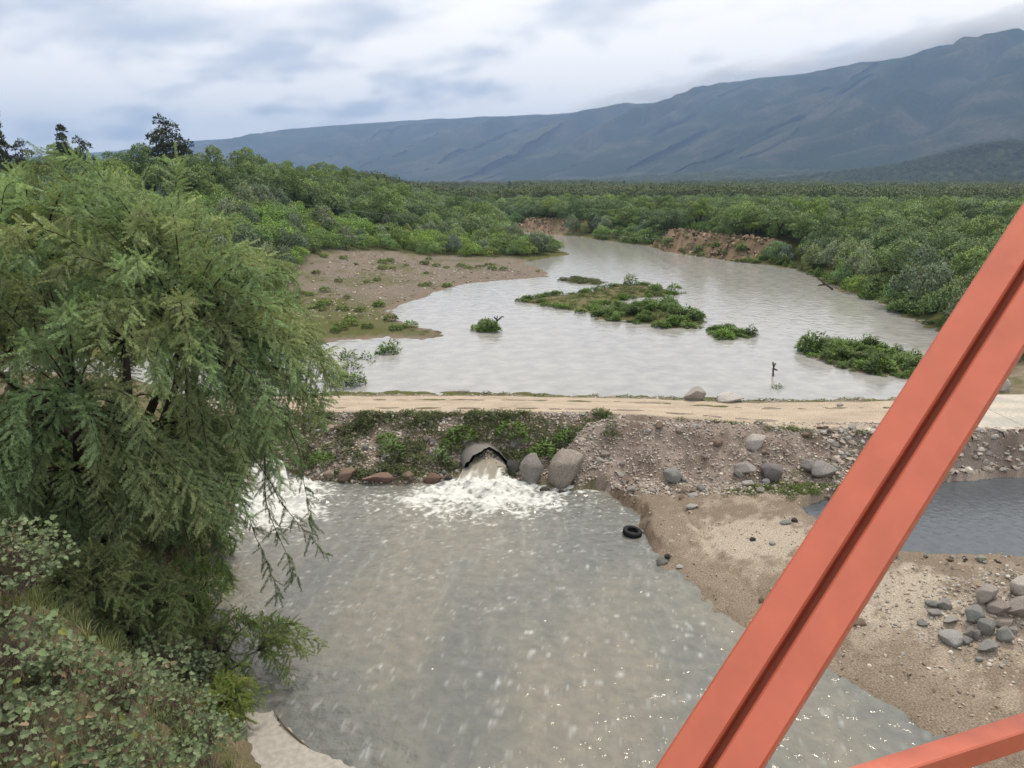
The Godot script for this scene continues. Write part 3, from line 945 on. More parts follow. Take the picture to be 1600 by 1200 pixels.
func project(p: Vector3) -> Vector3:   # picture position (0..1600, 0..1200) and depth, used only to choose which plants are largest in view
	var q := p - Vector3(0, 12, 0)
	var c := cos(deg_to_rad(15.0))
	var s := sin(deg_to_rad(15.0))
	var dep := -(q.y * s + q.z * c)
	var up := q.y * c - q.z * s
	return Vector3(800.0 + 1178.0 * q.x / maxf(dep, 0.1), 600.0 - 1178.0 * up / maxf(dep, 0.1), dep)

func make_thickets() -> void:
	var list: Array = []
	var z := -37.5
	while z > -270.0:
		var step := 2.3 + 0.006 * (-z - 40.0)
		var x := -120.0
		while x < 175.0:
			var px := x + rng.randf_range(-0.9, 0.9) * step * 0.5
			var pz := z + rng.randf_range(-0.9, 0.9) * step * 0.5
			x += step
			var top := project(Vector3(px, 6.0, pz))
			if top.x < -120.0 or top.x > 1720.0: continue
			if top.x < 470.0 and pz > -60.0: continue
			var s := pz - road_z(px)
			if s > -6.0: continue
			if px > 0.0 and pz > -44.0 and px < 40.0: continue
			var d := river_at(px, pz)
			var right := px > river_mid(pz)
			if d < (1.3 if right else 2.2): continue
			if right and cliff_at(pz) > 0.3 and d < 5.0: continue
			if beach_at(px, pz) < 0.8: continue
			var on_island := false
			for l in island_lines:
				if d < 6.0 and poly_distance(Vector2(px, pz), l) < 1.5: on_island = true
			if on_island: continue
			var patch := nz.get_noise_2d(px * 0.12, pz * 0.12)
			var kind := 0
			var size := 1.0
			var dice := rng.randf()
			if right:
				if d < 4.5:
					kind = 6 + rng.randi() % 2 if dice < 0.5 else 3 + rng.randi() % 3
					size = rng.randf_range(0.7, 1.15)
				else:
					kind = rng.randi() % 3 if dice < 0.62 else (8 + rng.randi() % 2 if dice < 0.75 else (6 + rng.randi() % 2 if dice < 0.85 else 3 + rng.randi() % 3))
					size = rng.randf_range(0.68, 1.08) * (0.78 if kind >= 8 else 1.0)
			else:
				var edge := beach_at(px, pz)
				if edge < 16.0 and pz > -125.0:
					kind = 3 + rng.randi() % 3 if dice < 0.85 else 6 + rng.randi() % 2
					size = rng.randf_range(0.75, 1.2) * (0.75 if edge < 4.0 else 1.0)
				else:
					kind = rng.randi() % 3 if dice < 0.5 else (3 + rng.randi() % 3 if dice < 0.8 else (6 + rng.randi() % 2 if dice < 0.93 else 8))
					size = rng.randf_range(0.7, 1.15)
			var tint := 0
			var dt := rng.randf() + patch * 0.6
			tint = 1 if dt < 0.2 else (0 if dt < 0.5 else (3 if dt < 0.68 else (2 if dt < 0.9 else 4)))
			if not right and kind in [3, 4, 5] and beach_at(px, pz) < 16.0: tint = 0 if dt < 0.5 else 2
			var y := ground_h(px, pz) - 0.15
			var dist := Vector3(px, y - 12.0, pz).length()
			list.append([size * kinds[kind][2] / dist * (0.0 if top.x < 330.0 or top.x > 1640.0 else 1.0), kind, Vector3(px, y, pz), size, rng.randf() * TAU, tint, right, d])
		z -= step
	list.sort_custom(func(a, b): return a[0] > b[0])
	var rest := {}
	var rest_tint := {}
	var counts := {}
	for i in list.size():
		var e: Array = list[i]
		var kind: int = e[1]
		if i < 560 and e[0] > 0.0 and counts.get(kind_name(kind), 0) < 270:
			counts[kind_name(kind)] = counts.get(kind_name(kind), 0) + 1
			var right: bool = e[6]
			var called := kind_name(kind)
			var zz: float = e[2].z
			var where := ""
			if right:
				where = ("at the water's edge " if e[7] < 4.5 else ("in the front rows " if e[7] < 12.0 else "in the back rows ")) + ("near the red beam" if zz > -72.0 else ("by the right shore's bend" if zz > -95.0 else ("above the raw earth bank" if zz > -140.0 else "round the far river bend")))
			else:
				where = "behind the sandy bar on the left bank" if beach_at(e[2].x, zz) < 9.0 else ("half way up the left slope" if e[2].y < 6.0 else "near the crest of the left slope") if zz > -120.0 else "far along the left bank"
			var tone: String = ["green", "dark green", "bright green", "grey-green", "pale green"][e[5]]
			var lab: String = tone + {"thorn_tree": " rounded thorn tree ", "leafy_shrub": " low shrub ", "willow_bush": " feathery willow bush ", "slender_tree": " tall loose-crowned tree "}[called] + where
			plant_tree(kind, e[2], e[3], e[4], e[5], called, lab, "shrub" if kind in [3, 4, 5, 6, 7] else "tree", tone + " " + called.replace("_", " ").replace("bush", "bushe") + "s " + where)
		else:
			if not rest.has(kind):
				rest[kind] = []
				rest_tint[kind] = []
			rest[kind].append(Transform3D(Basis(Vector3.UP, e[4]).scaled(Vector3.ONE * e[3]), e[2]))
			rest_tint[kind].append([Color(1, 1, 1), Color(0.72, 0.8, 0.85), Color(1.25, 1.2, 0.8), Color(0.85, 0.9, 1.15), Color(1.3, 1.3, 1.35)][e[5]])
	# everything farther off reads as one wood
	var wood := thing("woodland", Vector3.ZERO, "dense green woodland covering the valley floor behind the banks", "woodland", "", "stuff")
	for kind in rest:
		scatter("crowns", kinds[kind][0], rest[kind], rest_tint[kind], wood)
	far_wood(wood)

func kind_name(k: int) -> String:
	return "thorn_tree" if k < 3 else ("leafy_shrub" if k < 6 else ("willow_bush" if k < 8 else "slender_tree"))

func far_wood(wood: Node3D) -> void:
	var meshes: Array = []
	for v in 3:
		meshes.append(crown(300 + v, [[Vector3(0, 2.4, 0), Vector3(2.4, 2.2, 2.4)], [Vector3(1.5, 1.8, 0.4), Vector3(1.6, 1.5, 1.6)], [Vector3(-1.3, 1.9, -0.6), Vector3(1.7, 1.6, 1.7)]], 620, 0.42, Color(0.085, 0.115, 0.058), 0.15).mesh(M.leaf))
	var places := [[], [], []]
	var tints := [[], [], []]
	var add := func(x: float, z: float, size: float, dark := 1.0) -> void:
		var p := project(Vector3(x, 8.0, z))
		if p.z < 100.0 or p.x < -150.0 or p.x > 1750.0: return
		var k := rng.randi() % 3
		var t := 1.0 + 0.35 * nz.get_noise_2d(x * 0.03, z * 0.03) + rng.randf_range(-0.12, 0.12)
		places[k].append(Transform3D(Basis(Vector3.UP, rng.randf() * TAU).scaled(Vector3(size, size * rng.randf_range(0.8, 1.15), size)), Vector3(x, ground_h(x, z) - 0.4, z)))
		t *= dark
		tints[k].append(Color(t * rng.randf_range(0.9, 1.15), t, t * rng.randf_range(0.85, 1.1)))
	for i in 26000:
		var r := 262.0 * pow(9.0, rng.randf())
		var az := deg_to_rad(rng.randf_range(-37.0, 37.0))
		add.call(sin(az) * r, -cos(az) * r, rng.randf_range(0.8, 1.35) * (1.0 + r / 2600.0))
	for i in 8000:
		add.call(950.0 + rng.randfn() * 230.0, -1450.0 + rng.randfn() * 240.0, rng.randf_range(1.2, 2.2), 0.6)
	for i in 4200:
		add.call(760.0 + rng.randfn() * 420.0, -2300.0 + rng.randfn() * 260.0, rng.randf_range(1.6, 2.8))
	for k in 3:
		scatter("far_crowns", meshes[k], places[k], tints[k], wood)

func make_skyline_trees() -> void:
	var y := func(x: float, z: float) -> float: return ground_h(x, z) - 0.2
	# dark pines on the left terrace
	var n := 0
	for q in [[236, 102, 0.8], [252, 106, 1.12], [268, 104, 1.22], [282, 108, 1.08], [296, 104, 0.92], [312, 105, 0.74], [224, 104, 0.68]]:
		var az: float = (q[0] - 800.0) / 1178.0 * 0.966
		var x: float = az * q[1]
		n += 1
		plant_tree(10, Vector3(x, y.call(x, -q[1]), -q[1]), q[2], q[0], 0, "dark_pine", "dark pine in the clump on the left skyline above the thicket", "tree", "dark pines of the skyline clump")
	var single := func(px: float, dist: float, kind: int, size: float, called: String, label: String) -> void:
		var x := (px - 800.0) / 1178.0 * 0.966 * dist
		plant_tree(kind, Vector3(x, y.call(x, -dist), -dist), size, px, 0, called, label, "tree")
	single.call(6.0, 88.0, 11, 1.25, "cypress_tree", "dark pointed cypress at the far left edge of the skyline")
	single.call(40.0, 90.0, 10, 0.75, "dark_pine", "small dark tree beside the cypress on the left skyline")
	single.call(107.0, 92.0, 11, 0.95, "cypress_tree", "short dark conical tree above the big feathery tree")
	single.call(136.0, 95.0, 10, 0.85, "dark_pine", "small dark tree between the conical tree and the pine clump")
	single.call(495.0, 190.0, 9, 1.25, "round_tree", "lone rounded tree rising above the left bank thicket skyline")
	single.call(975.0, 620.0, 11, 1.3, "cypress_tree", "thin dark tree spike on the plain below the mountains")
	single.call(1440.0, 150.0, 1, 1.35, "round_tree", "broad tree standing out above the right bank thicket near the red beam")
	for k in 5:
		single.call(785.0 + k * 11.0, 520.0 + k * 9.0, 10, 1.0 + 0.12 * (k % 2), "dark_pine", "")
	for o in get_children():
		if o.name.begins_with("dark_pine") and o.has_meta("category") and not o.has_meta("label"):
			tag(o, "distant dark tree in the row where river meets the horizon", "tree", "distant trees in a row")

# mist that hides the crest: soft banks of real fog lying along the ridge
func make_cap_cloud() -> void:
	var o := Node3D.new()
	o.name = "cap_cloud"
	add_child(o)
	tag(o, "thin pale mist lying along the crest of the mountains", "cloud", "", "stuff")
	var m := FogMaterial.new()
	m.albedo = Color(0.985, 0.985, 0.985)
	m.density = 0.00042
	var r := RandomNumberGenerator.new()
	r.seed = 77
	for k in 64:
		var i := int(lerpf(0.52, 0.97, (k + r.randf()) / 64.0) * (crest.size() - 1))
		var p := crest[i]
		var az := atan2(p.x, -p.z)
		var heavy := smoothstep(16.0, 27.0, rad_to_deg(az))
		var f := FogVolume.new()
		f.name = "mist_bank"
		f.shape = RenderingServer.FOG_VOLUME_SHAPE_ELLIPSOID
		var tall := r.randf_range(60.0, 120.0) * lerpf(0.7, 1.3, heavy)
		f.size = Vector3(r.randf_range(220.0, 620.0), tall, r.randf_range(500.0, 800.0))
		f.material = m
		o.add_child(f, true)
		f.position = p + crest_down[i] * r.randf_range(0.0, 250.0) + Vector3(0, lerpf(22.0, 0.0, heavy) + r.randf_range(-22.0, 26.0), 0)
		f.rotation = Vector3(0, -az, r.randf_range(0.05, 0.35))
# ---------------------------------------------------------------- the feathery thorn trees near the bridge
var twigs: Array = []
func make_twigs() -> void:
	for v in 5:
		var r := RandomNumberGenerator.new()
		r.seed = 500 + v
		var s := Shape.new()
		var ln := 0.85
		var pts := PackedVector3Array()
		var rad := PackedFloat32Array()
		var bend := r.randf_range(0.05, 0.35)
		var sway := r.randf_range(-0.12, 0.12)
		for i in 7:
			var t := i / 6.0
			pts.append(Vector3(t * ln, -bend * ln * t * t, sway * t * t))
			rad.append(0.005 * (1.0 - t * 0.7))
		s.tube(pts, rad, 3, Color(0.12, 0.1, 0.065))
		var d := 0.03
		while d < 1.0:
			for side in 4:
				if r.randf() < 0.12: continue
				var f := d * 6.0
				var b := mini(int(f), 5)
				var p := pts[b].lerp(pts[b + 1], f - b)
				var t := (pts[b + 1] - pts[b]).normalized()
				var an := r.randf() * TAU
				var across := Vector3(0, cos(an), sin(an))
				var dir := (t * r.randf_range(0.3, 0.9) + across * r.randf_range(0.7, 1.0) + Vector3(0, 0.15, 0)).normalized()
				pinnate(s, r, p, dir, r.randf_range(0.07, 0.125) * (1.15 - 0.5 * d))
			d += 0.042
		twigs.append(s.mesh(M.leaf))

func pinnate(s: Shape, r: RandomNumberGenerator, p: Vector3, dir: Vector3, ln: float) -> void:
	var up := (Vector3.UP + Vector3(r.randfn(), 0, r.randfn()) * 0.45).normalized()
	var side := dir.cross(up).normalized()
	up = side.cross(dir).normalized()
	var tone := r.randf_range(0.75, 1.3)
	var col := Color(0.135 * tone, 0.17 * tone, 0.085 * tone * r.randf_range(0.85, 1.2))
	for i in 4:
		var t := (i + 0.7) / 4.0
		var q := p + dir * (ln * t) - Vector3.UP * (ln * 0.15 * t * t)
		for e in [-1.0, 1.0]:
			var a: Vector3 = (side * e + dir * 0.45 + up * r.randf_range(-0.1, 0.3)).normalized()
			s.leaf(q, a, dir, 0.038 * (1.1 - 0.4 * t), 0.017, up, col)

# branches arch out from a stem to points spread through an ellipsoid, droop at the end and carry feathery twigs
func feathery(o: Node3D, seed_: int, foot: Vector3, centre: Vector3, radii: Vector3, branches: int, gap: float, thick: float, tail: float, tint: Color, twig_size := 1.0, limbs := 6) -> void:
	var r := RandomNumberGenerator.new()
	r.seed = seed_
	var wood := Shape.new()
	var fork := foot.lerp(centre, 0.3)
	fork.y = foot.y + (centre.y - radii.y * 0.5 - foot.y) * 0.6
	wood.tube(PackedVector3Array([foot - Vector3(0, 0.4, 0), foot.lerp(fork, 0.5) + Vector3(0.1, 0, 0.05), fork]), PackedFloat32Array([thick * 1.35, thick, thick * 0.9]), 9, Color(1, 1, 1))
	var ends: Array = []
	for i in limbs:
		var an := TAU * (i + 0.5 * r.randf()) / limbs
		var e := centre + Vector3(cos(an) * radii.x * 0.5, r.randf_range(-0.25, 0.3) * radii.y, sin(an) * radii.z * 0.5)
		var m := fork.lerp(e, 0.5) + Vector3(r.randfn(), r.randfn(), r.randfn()) * 0.08 * radii.x
		wood.tube(PackedVector3Array([fork, fork.lerp(m, 0.5) + Vector3(0, 0.1, 0), m, m.lerp(e, 0.55) + Vector3(0, 0.1, 0), e]), PackedFloat32Array([thick * 0.75, thick * 0.6, thick * 0.48, thick * 0.34, thick * 0.18]), 7, Color(1, 1, 1))
		ends.append(e)
		ends.append(m)
	var trunk := put("trunk", wood.mesh(M.bark), o)
	trunk.name = "trunk"
	var br := Shape.new()
	var places := [[], [], [], [], []]
	var tints := [[], [], [], [], []]
	for i in branches:
		var d := Vector3(r.randfn(), r.randfn(), r.randfn()).normalized()
		var rr := pow(r.randf(), 0.3) if r.randf() < 0.8 else r.randf()
		var goal := centre + d * radii * lerpf(0.45, 1.0, rr) * (1.0 + 0.12 * nz.get_noise_3d(d.x * 2.0, d.y * 2.0 + seed_, d.z * 2.0) * 2.0)
		var start: Vector3 = ends[0]
		for e in ends:
			if e.distance_to(goal) < start.distance_to(goal): start = e
		var top := start.lerp(goal, 0.55) + Vector3(0, 0.16 * start.distance_to(goal) + 0.1, 0)
		var pts := PackedVector3Array()
		var rad := PackedFloat32Array()
		for k in 7:
			var t := k / 6.0
			pts.append(start.lerp(top, t).lerp(top.lerp(goal, t), t))
			rad.append(0.022 * (thick / 0.2) * (1.0 - t * 0.72))
		var way := (pts[6] - pts[5]).normalized()
		var q := goal
		var droop := tail * r.randf_range(0.4, 1.3)
		for k in 4:
			way = (way + Vector3(r.randf_range(-0.15, 0.15), -0.42, r.randf_range(-0.15, 0.15))).normalized()
			q += way * droop / 4.0
			pts.append(q)
			rad.append(0.006 * (thick / 0.2) * (1.0 - k * 0.2))
		br.tube(pts, rad, 4, Color(0.8, 0.75, 0.7))
		var tone := r.randf_range(0.72, 1.22)
		var warm := r.randf_range(0.9, 1.15)
		for k in range(1, pts.size() - 1):
			var seg := pts[k + 1] - pts[k]
			var cnt := int(ceil(seg.length() / gap * (0.45 if k < 3 else 1.0)))
			for c in cnt:
				var at := pts[k] + seg * ((c + r.randf()) / cnt)
				var t := seg.normalized()
				var off := Vector3(r.randfn(), r.randfn() * 0.7, r.randfn())
				off = (off - t * off.dot(t)).normalized()
				var dir := (t * 0.6 + off * 0.8 + Vector3(0, 0.05, 0)).normalized()
				var side := dir.cross(Vector3.UP)
				if side.length() < 0.1: side = Vector3.RIGHT
				side = side.normalized()
				var up := side.cross(dir)
				var sz := r.randf_range(0.6, 1.1) * twig_size
				var v := r.randi() % 5
				places[v].append(Transform3D(Basis(dir * sz, up * sz, -side * sz).rotated(dir, r.randf_range(-0.6, 0.6)), at))
				var g := tone * r.randf_range(0.8, 1.2)
				tints[v].append(Color(tint.r * g * warm, tint.g * g, tint.b * g))
	put("branches", br.mesh(M.bark), o).set_meta("kind", "stuff")
	var cr := Node3D.new()
	cr.name = "crown"
	o.add_child(cr)
	for v in 5:
		scatter("leafy_twigs", twigs[v], places[v], tints[v], cr)

func make_near_tree() -> void:
	var o := thing("mesquite_tree", Vector3.ZERO, "large drooping feathery-leaved thorn tree leaning over the pool from the left bank", "tree")
	feathery(o, 61, Vector3(-11.2, 1.6, -18.8), Vector3(-10.2, 7.85, -18.6), Vector3(5.1, 4.6, 4.4), 540, 0.046, 0.26, 0.85, Color(2.25, 2.35, 2.4), 0.5)
	# long bare-ended switches that hang over the water
	var s := Shape.new()
	var places := []
	var tints := []
	for q in [[-6.5, 4.5, -17.4, 2.0], [-6.0, 4.3, -17.2, 1.7], [-7.1, 4.3, -17.0, 2.1], [-7.6, 4.4, -17.3, 1.8], [-5.5, 5.0, -17.6, 1.3], [-8.4, 4.2, -16.6, 1.6], [-9.2, 4.2, -16.4, 1.3]]:
		var p := Vector3(q[0], q[1] + 1.3, q[2])
		var pts := PackedVector3Array()
		var rad := PackedFloat32Array()
		var way := Vector3(rng.randf_range(-0.1, 0.35), -0.5, rng.randf_range(-0.2, 0.2)).normalized()
		for k in 9:
			pts.append(p)
			rad.append(0.016 * (1.0 - k * 0.09))
			way = (way + Vector3(rng.randf_range(-0.22, 0.28), -0.25, rng.randf_range(-0.2, 0.2))).normalized()
			p += way * (q[3] + 1.3) / 8.0
			for c in 4:
				var dir := (way * 0.5 + Vector3(rng.randfn(), -0.2, rng.randfn())).normalized()
				var side := dir.cross(Vector3.UP).normalized()
				var sz := rng.randf_range(0.3, 0.55)
				places.append(Transform3D(Basis(dir * sz, side.cross(dir) * sz, -side * sz), p - way * rng.randf() * 0.35))
				tints.append(Color(0.85, 0.9, 0.85) * rng.randf_range(0.75, 1.15))
		s.tube(pts, rad, 5, Color(0.8, 0.75, 0.7))
	put("hanging_switches", s.mesh(M.bark), o)
	scatter("hanging_leaves", twigs[1], places, tints, o)

# broad leaf with pointed lobes, folded along its midrib; lies along +X, faces +Y
func broad_leaf(fold: float) -> Shape:
	var s := Shape.new()
	var rim := [Vector2(0, 0.0), Vector2(-0.06, 0.2), Vector2(0.12, 0.34), Vector2(0.3, 0.5), Vector2(0.42, 0.3), Vector2(0.62, 0.36), Vector2(0.72, 0.18), Vector2(1.0, 0.0)]
	for e in [1.0, -1.0]:
		for i in rim.size() - 1:
			var a: Vector2 = rim[i]
			var b: Vector2 = rim[i + 1]
			var pa := Vector3(a.x, a.y * fold, a.y * e)
			var pb := Vector3(b.x, b.y * fold - 0.12 * b.x * b.x, b.y * e)
			var mid := Vector3(0.42, -0.02, 0)
			s.tri(mid, pa, pb, Vector3(0, 1, -fold * e).normalized(), Color(1, 1, 1) * (1.0 + 0.06 * e))
	return s

func make_vine_leaves() -> Array:
	var out := []
	for q in [[0.25, Color(0.145, 0.19, 0.1)], [0.1, Color(0.115, 0.16, 0.075)], [0.4, Color(0.175, 0.22, 0.12)], [0.2, Color(0.2, 0.22, 0.06)], [0.5, Color(0.2, 0.15, 0.09)]]:
		out.append(broad_leaf(q[0]).mesh(leafy(q[1], 0.4)))
	return out

func leaf_place(at: Vector3, size: float, r: RandomNumberGenerator) -> Transform3D:
	var up := (Vector3.UP * 0.9 + Vector3(r.randfn(), r.randfn() * 0.4, r.randfn() + 0.5) * 0.55).normalized()
	var a := Vector3(r.randfn(), r.randfn() * 0.3 - 0.15, r.randfn())
	a = (a - up * a.dot(up)).normalized()
	return Transform3D(Basis(a * size, up * size, a.cross(up) * size), at)

# a tangle of vine: stems trailing over the bank, big leaves counted one by one, the rest as a mass
func vine(seed_: int, label: String, spots: Array, singles: int, mass: int, leaf: float) -> void:
	var r := RandomNumberGenerator.new()
	r.seed = seed_
	var first: Vector3 = spots[0][0]
	var o := thing("bramble_vine", Vector3(first.x, ground_h(first.x, first.z), first.z), label, "vine")
	var leaves: Array = M.vine_leaves
	var s := Shape.new()
	var rest := [[], [], [], [], []]
	var tints := [[], [], [], [], []]
	for i in singles + mass:
		var sp: Array = spots[r.randi() % spots.size()]
		var d := Vector3(r.randfn(), absf(r.randfn()), r.randfn()).normalized()
		var rad: Vector3 = sp[1]
		var p: Vector3 = sp[0] + d * rad * (r.randf_range(0.86, 1.05) if i < singles else r.randf_range(0.5, 1.0)) - o.position
		var k := 3 if r.randf() < 0.02 else (4 if r.randf() < 0.035 else r.randi() % 3)
		var t := leaf_place(p, leaf * (0.45 + 1.0 * pow(r.randf(), 1.6)), r)
		if i < singles:
			var n := put("leaf", leaves[k], o)
			n.transform = t
		else:
			rest[k].append(t)
			tints[k].append(Color(1, 1, 1) * r.randf_range(0.7, 1.25))
		if i % 6 == 0:
			var root: Vector3 = sp[0] - o.position + Vector3(r.randf_range(-0.3, 0.3) * rad.x, -0.4 * rad.y, r.randf_range(-0.3, 0.3) * rad.z)
			s.tube(PackedVector3Array([root, root.lerp(p, 0.5) + Vector3(0, 0.2, 0), p]), PackedFloat32Array([0.008, 0.005, 0.003]), 3, Color(1, 1, 1))
	put("stems", s.mesh(M.twig), o).set_meta("kind", "stuff")
	for k in 5:
		if rest[k].size(): scatter("leaves", leaves[k], rest[k], tints[k], o)

func make_left_bank_plants() -> void:
	M.vine_leaves = make_vine_leaves()
	var shrub := func(seed_: int, label: String, at: Vector2, lift: float, radii: Vector3, branches: int, tint: Color, size := 0.8, gap := 0.09) -> void:
		var foot := Vector3(at.x, ground_h(at.x, at.y), at.y)
		var o := thing("feathery_shrub", Vector3.ZERO, label, "shrub")
		feathery(o, seed_, foot, foot + Vector3(0.15, lift, 0), radii, branches, gap, 0.06, 0.45, tint, size, 5)
	shrub.call(71, "light green feathery shrub under the big drooping tree at the left edge", Vector2(-12.96, -18.92), 2.5, Vector3(2.5, 1.7, 1.4), 150, Color(1.77, 1.77, 1.52), 0.55)
	shrub.call(77, "mid green feathery shrub right of the light one under the drooping tree", Vector2(-11.70, -22.26), 1.8, Vector3(1.9, 1.3, 1.2), 100, Color(1.65, 1.68, 1.46), 0.5)
	shrub.call(72, "small feathery shrub in shade below the drooping tree beside the water", Vector2(-10.33, -22.55), 1.0, Vector3(1.2, 0.8, 0.9), 60, Color(1.40, 1.52, 1.22), 0.45)
	shrub.call(73, "thorny feathery shrub stretching thin branches out over the grey water", Vector2(-7.26, -16.32), 0.8, Vector3(2.1, 0.55, 1.0), 64, Color(1.46, 1.52, 1.10), 0.42, 0.07)
	shrub.call(74, "bright green fine-leaved bush on the bank below the hanging switches", Vector2(-9.15, -19.17), 0.8, Vector3(1.0, 0.7, 0.8), 56, Color(1.40, 1.65, 0.98), 0.38, 0.055)
	shrub.call(75, "yellow-green fine-leaved bush beside the pale slab at the bottom", Vector2(-6.48, -14.29), 0.5, Vector3(0.6, 0.45, 0.5), 36, Color(1.59, 1.65, 0.85), 0.34, 0.05)
	shrub.call(76, "dull fine-leaved bush on the mid bank left of the water", Vector2(-8.84, -15.24), 0.9, Vector3(1.6, 0.8, 1.0), 80, Color(1.46, 1.49, 1.28), 0.42, 0.06)
	shrub.call(78, "grey-green fine-leaved bush above the vine tangle", Vector2(-9.57, -14.49), 0.8, Vector3(1.4, 0.7, 0.9), 64, Color(1.52, 1.52, 1.34), 0.42, 0.06)
	var spot := func(at: Vector2, lift: float, radii: Vector3) -> Array:
		return [Vector3(at.x, ground_h(at.x, at.y) + lift, at.y), radii]
	vine(81, "broad-leaved vine tangle in the bottom left corner of the bank", [spot.call(Vector2(-7.16, -9.28), 0.4, Vector3(1.1, 0.6, 0.9)), spot.call(Vector2(-7.05, -11.63), 0.4, Vector3(1.1, 0.55, 0.9)), spot.call(Vector2(-7.76, -10.11), 0.5, Vector3(1.0, 0.7, 0.9)), spot.call(Vector2(-6.54, -9.44), 0.3, Vector3(0.9, 0.5, 0.8)), spot.call(Vector2(-7.38, -10.69), 0.3, Vector3(0.8, 0.5, 0.7))], 280, 2100, 0.105)
	vine(82, "broad-leaved vine draped over the bank between the bushes and the slab", [spot.call(Vector2(-6.59, -12.69), 0.35, Vector3(0.9, 0.5, 0.7)), spot.call(Vector2(-7.70, -14.27), 0.4, Vector3(1.0, 0.6, 0.8)), spot.call(Vector2(-6.04, -10.71), 0.25, Vector3(0.9, 0.5, 0.8)), spot.call(Vector2(-6.62, -10.33), 0.3, Vector3(0.9, 0.5, 0.8)), spot.call(Vector2(-5.88, -12.14), 0.25, Vector3(0.7, 0.45, 0.6)), spot.call(Vector2(-7.23, -15.30), 0.4, Vector3(0.5, 0.4, 0.6))], 240, 1900, 0.095)
	vine(83, "bright leafy bush at the left edge above the vine tangle", [spot.call(Vector2(-8.41, -11.26), 0.8, Vector3(1.2, 0.9, 1.0)), spot.call(Vector2(-10.74, -15.78), 0.6, Vector3(0.9, 0.6, 0.8))], 150, 1400, 0.095)
	# dry stems and grass on the slope
	var blade := Shape.new()
	for k in 9:
		var an := k * 2.4
		var lean := Vector3(cos(an), 0, sin(an)) * (0.12 + 0.025 * k)
		var side := Vector3(-sin(an), 0, cos(an)) * 0.006
		var mid := lean * 0.45 + Vector3(0, 0.28, 0)
		var tip := lean * 1.3 + Vector3(0, 0.5 - 0.02 * k, 0)
		blade.quad(-side, side, mid + side * 0.8, mid - side * 0.8, (Vector3.UP + lean).normalized(), Color(1, 1, 1))
		blade.tri(mid - side * 0.8, mid + side * 0.8, tip, (Vector3.UP + lean).normalized(), Color(1.1, 1.1, 1.1))
	M.tuft = blade.mesh(M.leaf)
	var places := []
	var tints := []
	for i in 9000:
		var x := rng.randf_range(-17.0, -2.6)
		var z := rng.randf_range(-26.0, -7.0)
		var d := pool_at(x, z)
		if d < 0.2 or d > 11.0: continue
		var dry := nz.get_noise_2d(x * 0.8, z * 0.8) > 0.0
		places.append(Transform3D(Basis(Vector3.UP, rng.randf() * TAU).scaled(Vector3.ONE * rng.randf_range(0.35, 1.15)), Vector3(x, ground_h(x, z) - 0.02, z)))
		tints.append((Color(0.34, 0.29, 0.19) if dry and rng.randf() < 0.35 else Color(0.15, 0.185, 0.07)) * rng.randf_range(0.7, 1.2))
	tag(scatter("bank_grass", M.tuft, places, tints), "mixed dry and green grass over the left bank slope", "grass", "", "stuff")
	for k in 9:
		var a2: Vector2 = [Vector2(-5.98, -11.81), Vector2(-6.84, -12.49), Vector2(-6.08, -13.15), Vector2(-7.88, -10.98), Vector2(-11.31, -19.98), Vector2(-10.97, -17.02), Vector2(-5.82, -11.94), Vector2(-6.38, -11.01), Vector2(-9.46, -18.69)][k]
		var a := Vector3(a2.x, 0, a2.y)
		var s := Shape.new()
		var way := Vector3(rng.randf_range(-0.5, 0.8), rng.randf_range(0.5, 1.0), rng.randf_range(-0.4, 0.4)).normalized()
		var p := Vector3(a.x, ground_h(a.x, a.z), a.z)
		p.y -= 0.05
		var pts := PackedVector3Array()
		var rad := PackedFloat32Array()
		for i in 6:
			pts.append(p)
			rad.append(0.007 - i * 0.001)
			p += way * 0.2
			way = (way + Vector3(rng.randf_range(-0.2, 0.3), -0.12, rng.randf_range(-0.2, 0.2))).normalized()
		s.tube(pts, rad, 4, Color(2.2, 2.0, 1.7))
		s.tube(PackedVector3Array([pts[2], pts[2] + Vector3(0.12, 0.16, 0.05), pts[2] + Vector3(0.3, 0.22, 0.02)]), PackedFloat32Array([0.004, 0.003, 0.002]), 3, Color(2.2, 2.0, 1.7))
		tag(put("dry_stalk", s.mesh(M.twig)), "thin pale dry stalk sticking out of the left bank brush", "stalk", "dry stalks in the left bank brush")

# ---------------------------------------------------------------- rocks and gravel
var rocks: Array = []
func make_rock_shapes() -> void:
	for v in 8:
		var r := RandomNumberGenerator.new()
		r.seed = 900 + v
		var sph := SphereMesh.new()
		sph.radius = 0.5
		sph.height = 1.0
		sph.radial_segments = 22
		sph.rings = 13
		var arr := sph.get_mesh_arrays()
		var s := Shape.new()
		var weld := {}
		var remap := PackedInt32Array()
		for p in arr[Mesh.ARRAY_VERTEX]:
			var key := (p as Vector3).snapped(Vector3.ONE * 0.0005)
			if not weld.has(key):
				weld[key] = s.v.size()
				s.v.append(p)
				s.n.append(Vector3.UP)
				s.c.append(Color(1, 1, 1))
			remap.append(weld[key])
		for i in arr[Mesh.ARRAY_INDEX]: s.idx.append(remap[i])
		var cuts: Array = []
		for k in 13:
			cuts.append([Vector3(r.randfn(), r.randfn(), r.randfn()).normalized(), r.randf_range(0.27, 0.43)])
		for i in s.v.size():
			var p := s.v[i]
			p *= 1.0 + 0.25 * nz.get_noise_3d(p.x * 2.2 + v * 9.0, p.y * 2.2, p.z * 2.2)
			for c in cuts:
				var over: float = p.dot(c[0]) - c[1]
				if over > 0.0: p -= c[0] * over * 0.92
			p *= 1.0 + 0.08 * nz.get_noise_3d(p.x * 9.0 + v * 9.0, p.y * 9.0, p.z * 9.0)
			s.v[i] = p
		s.smooth_normals()
		rocks.append(s)

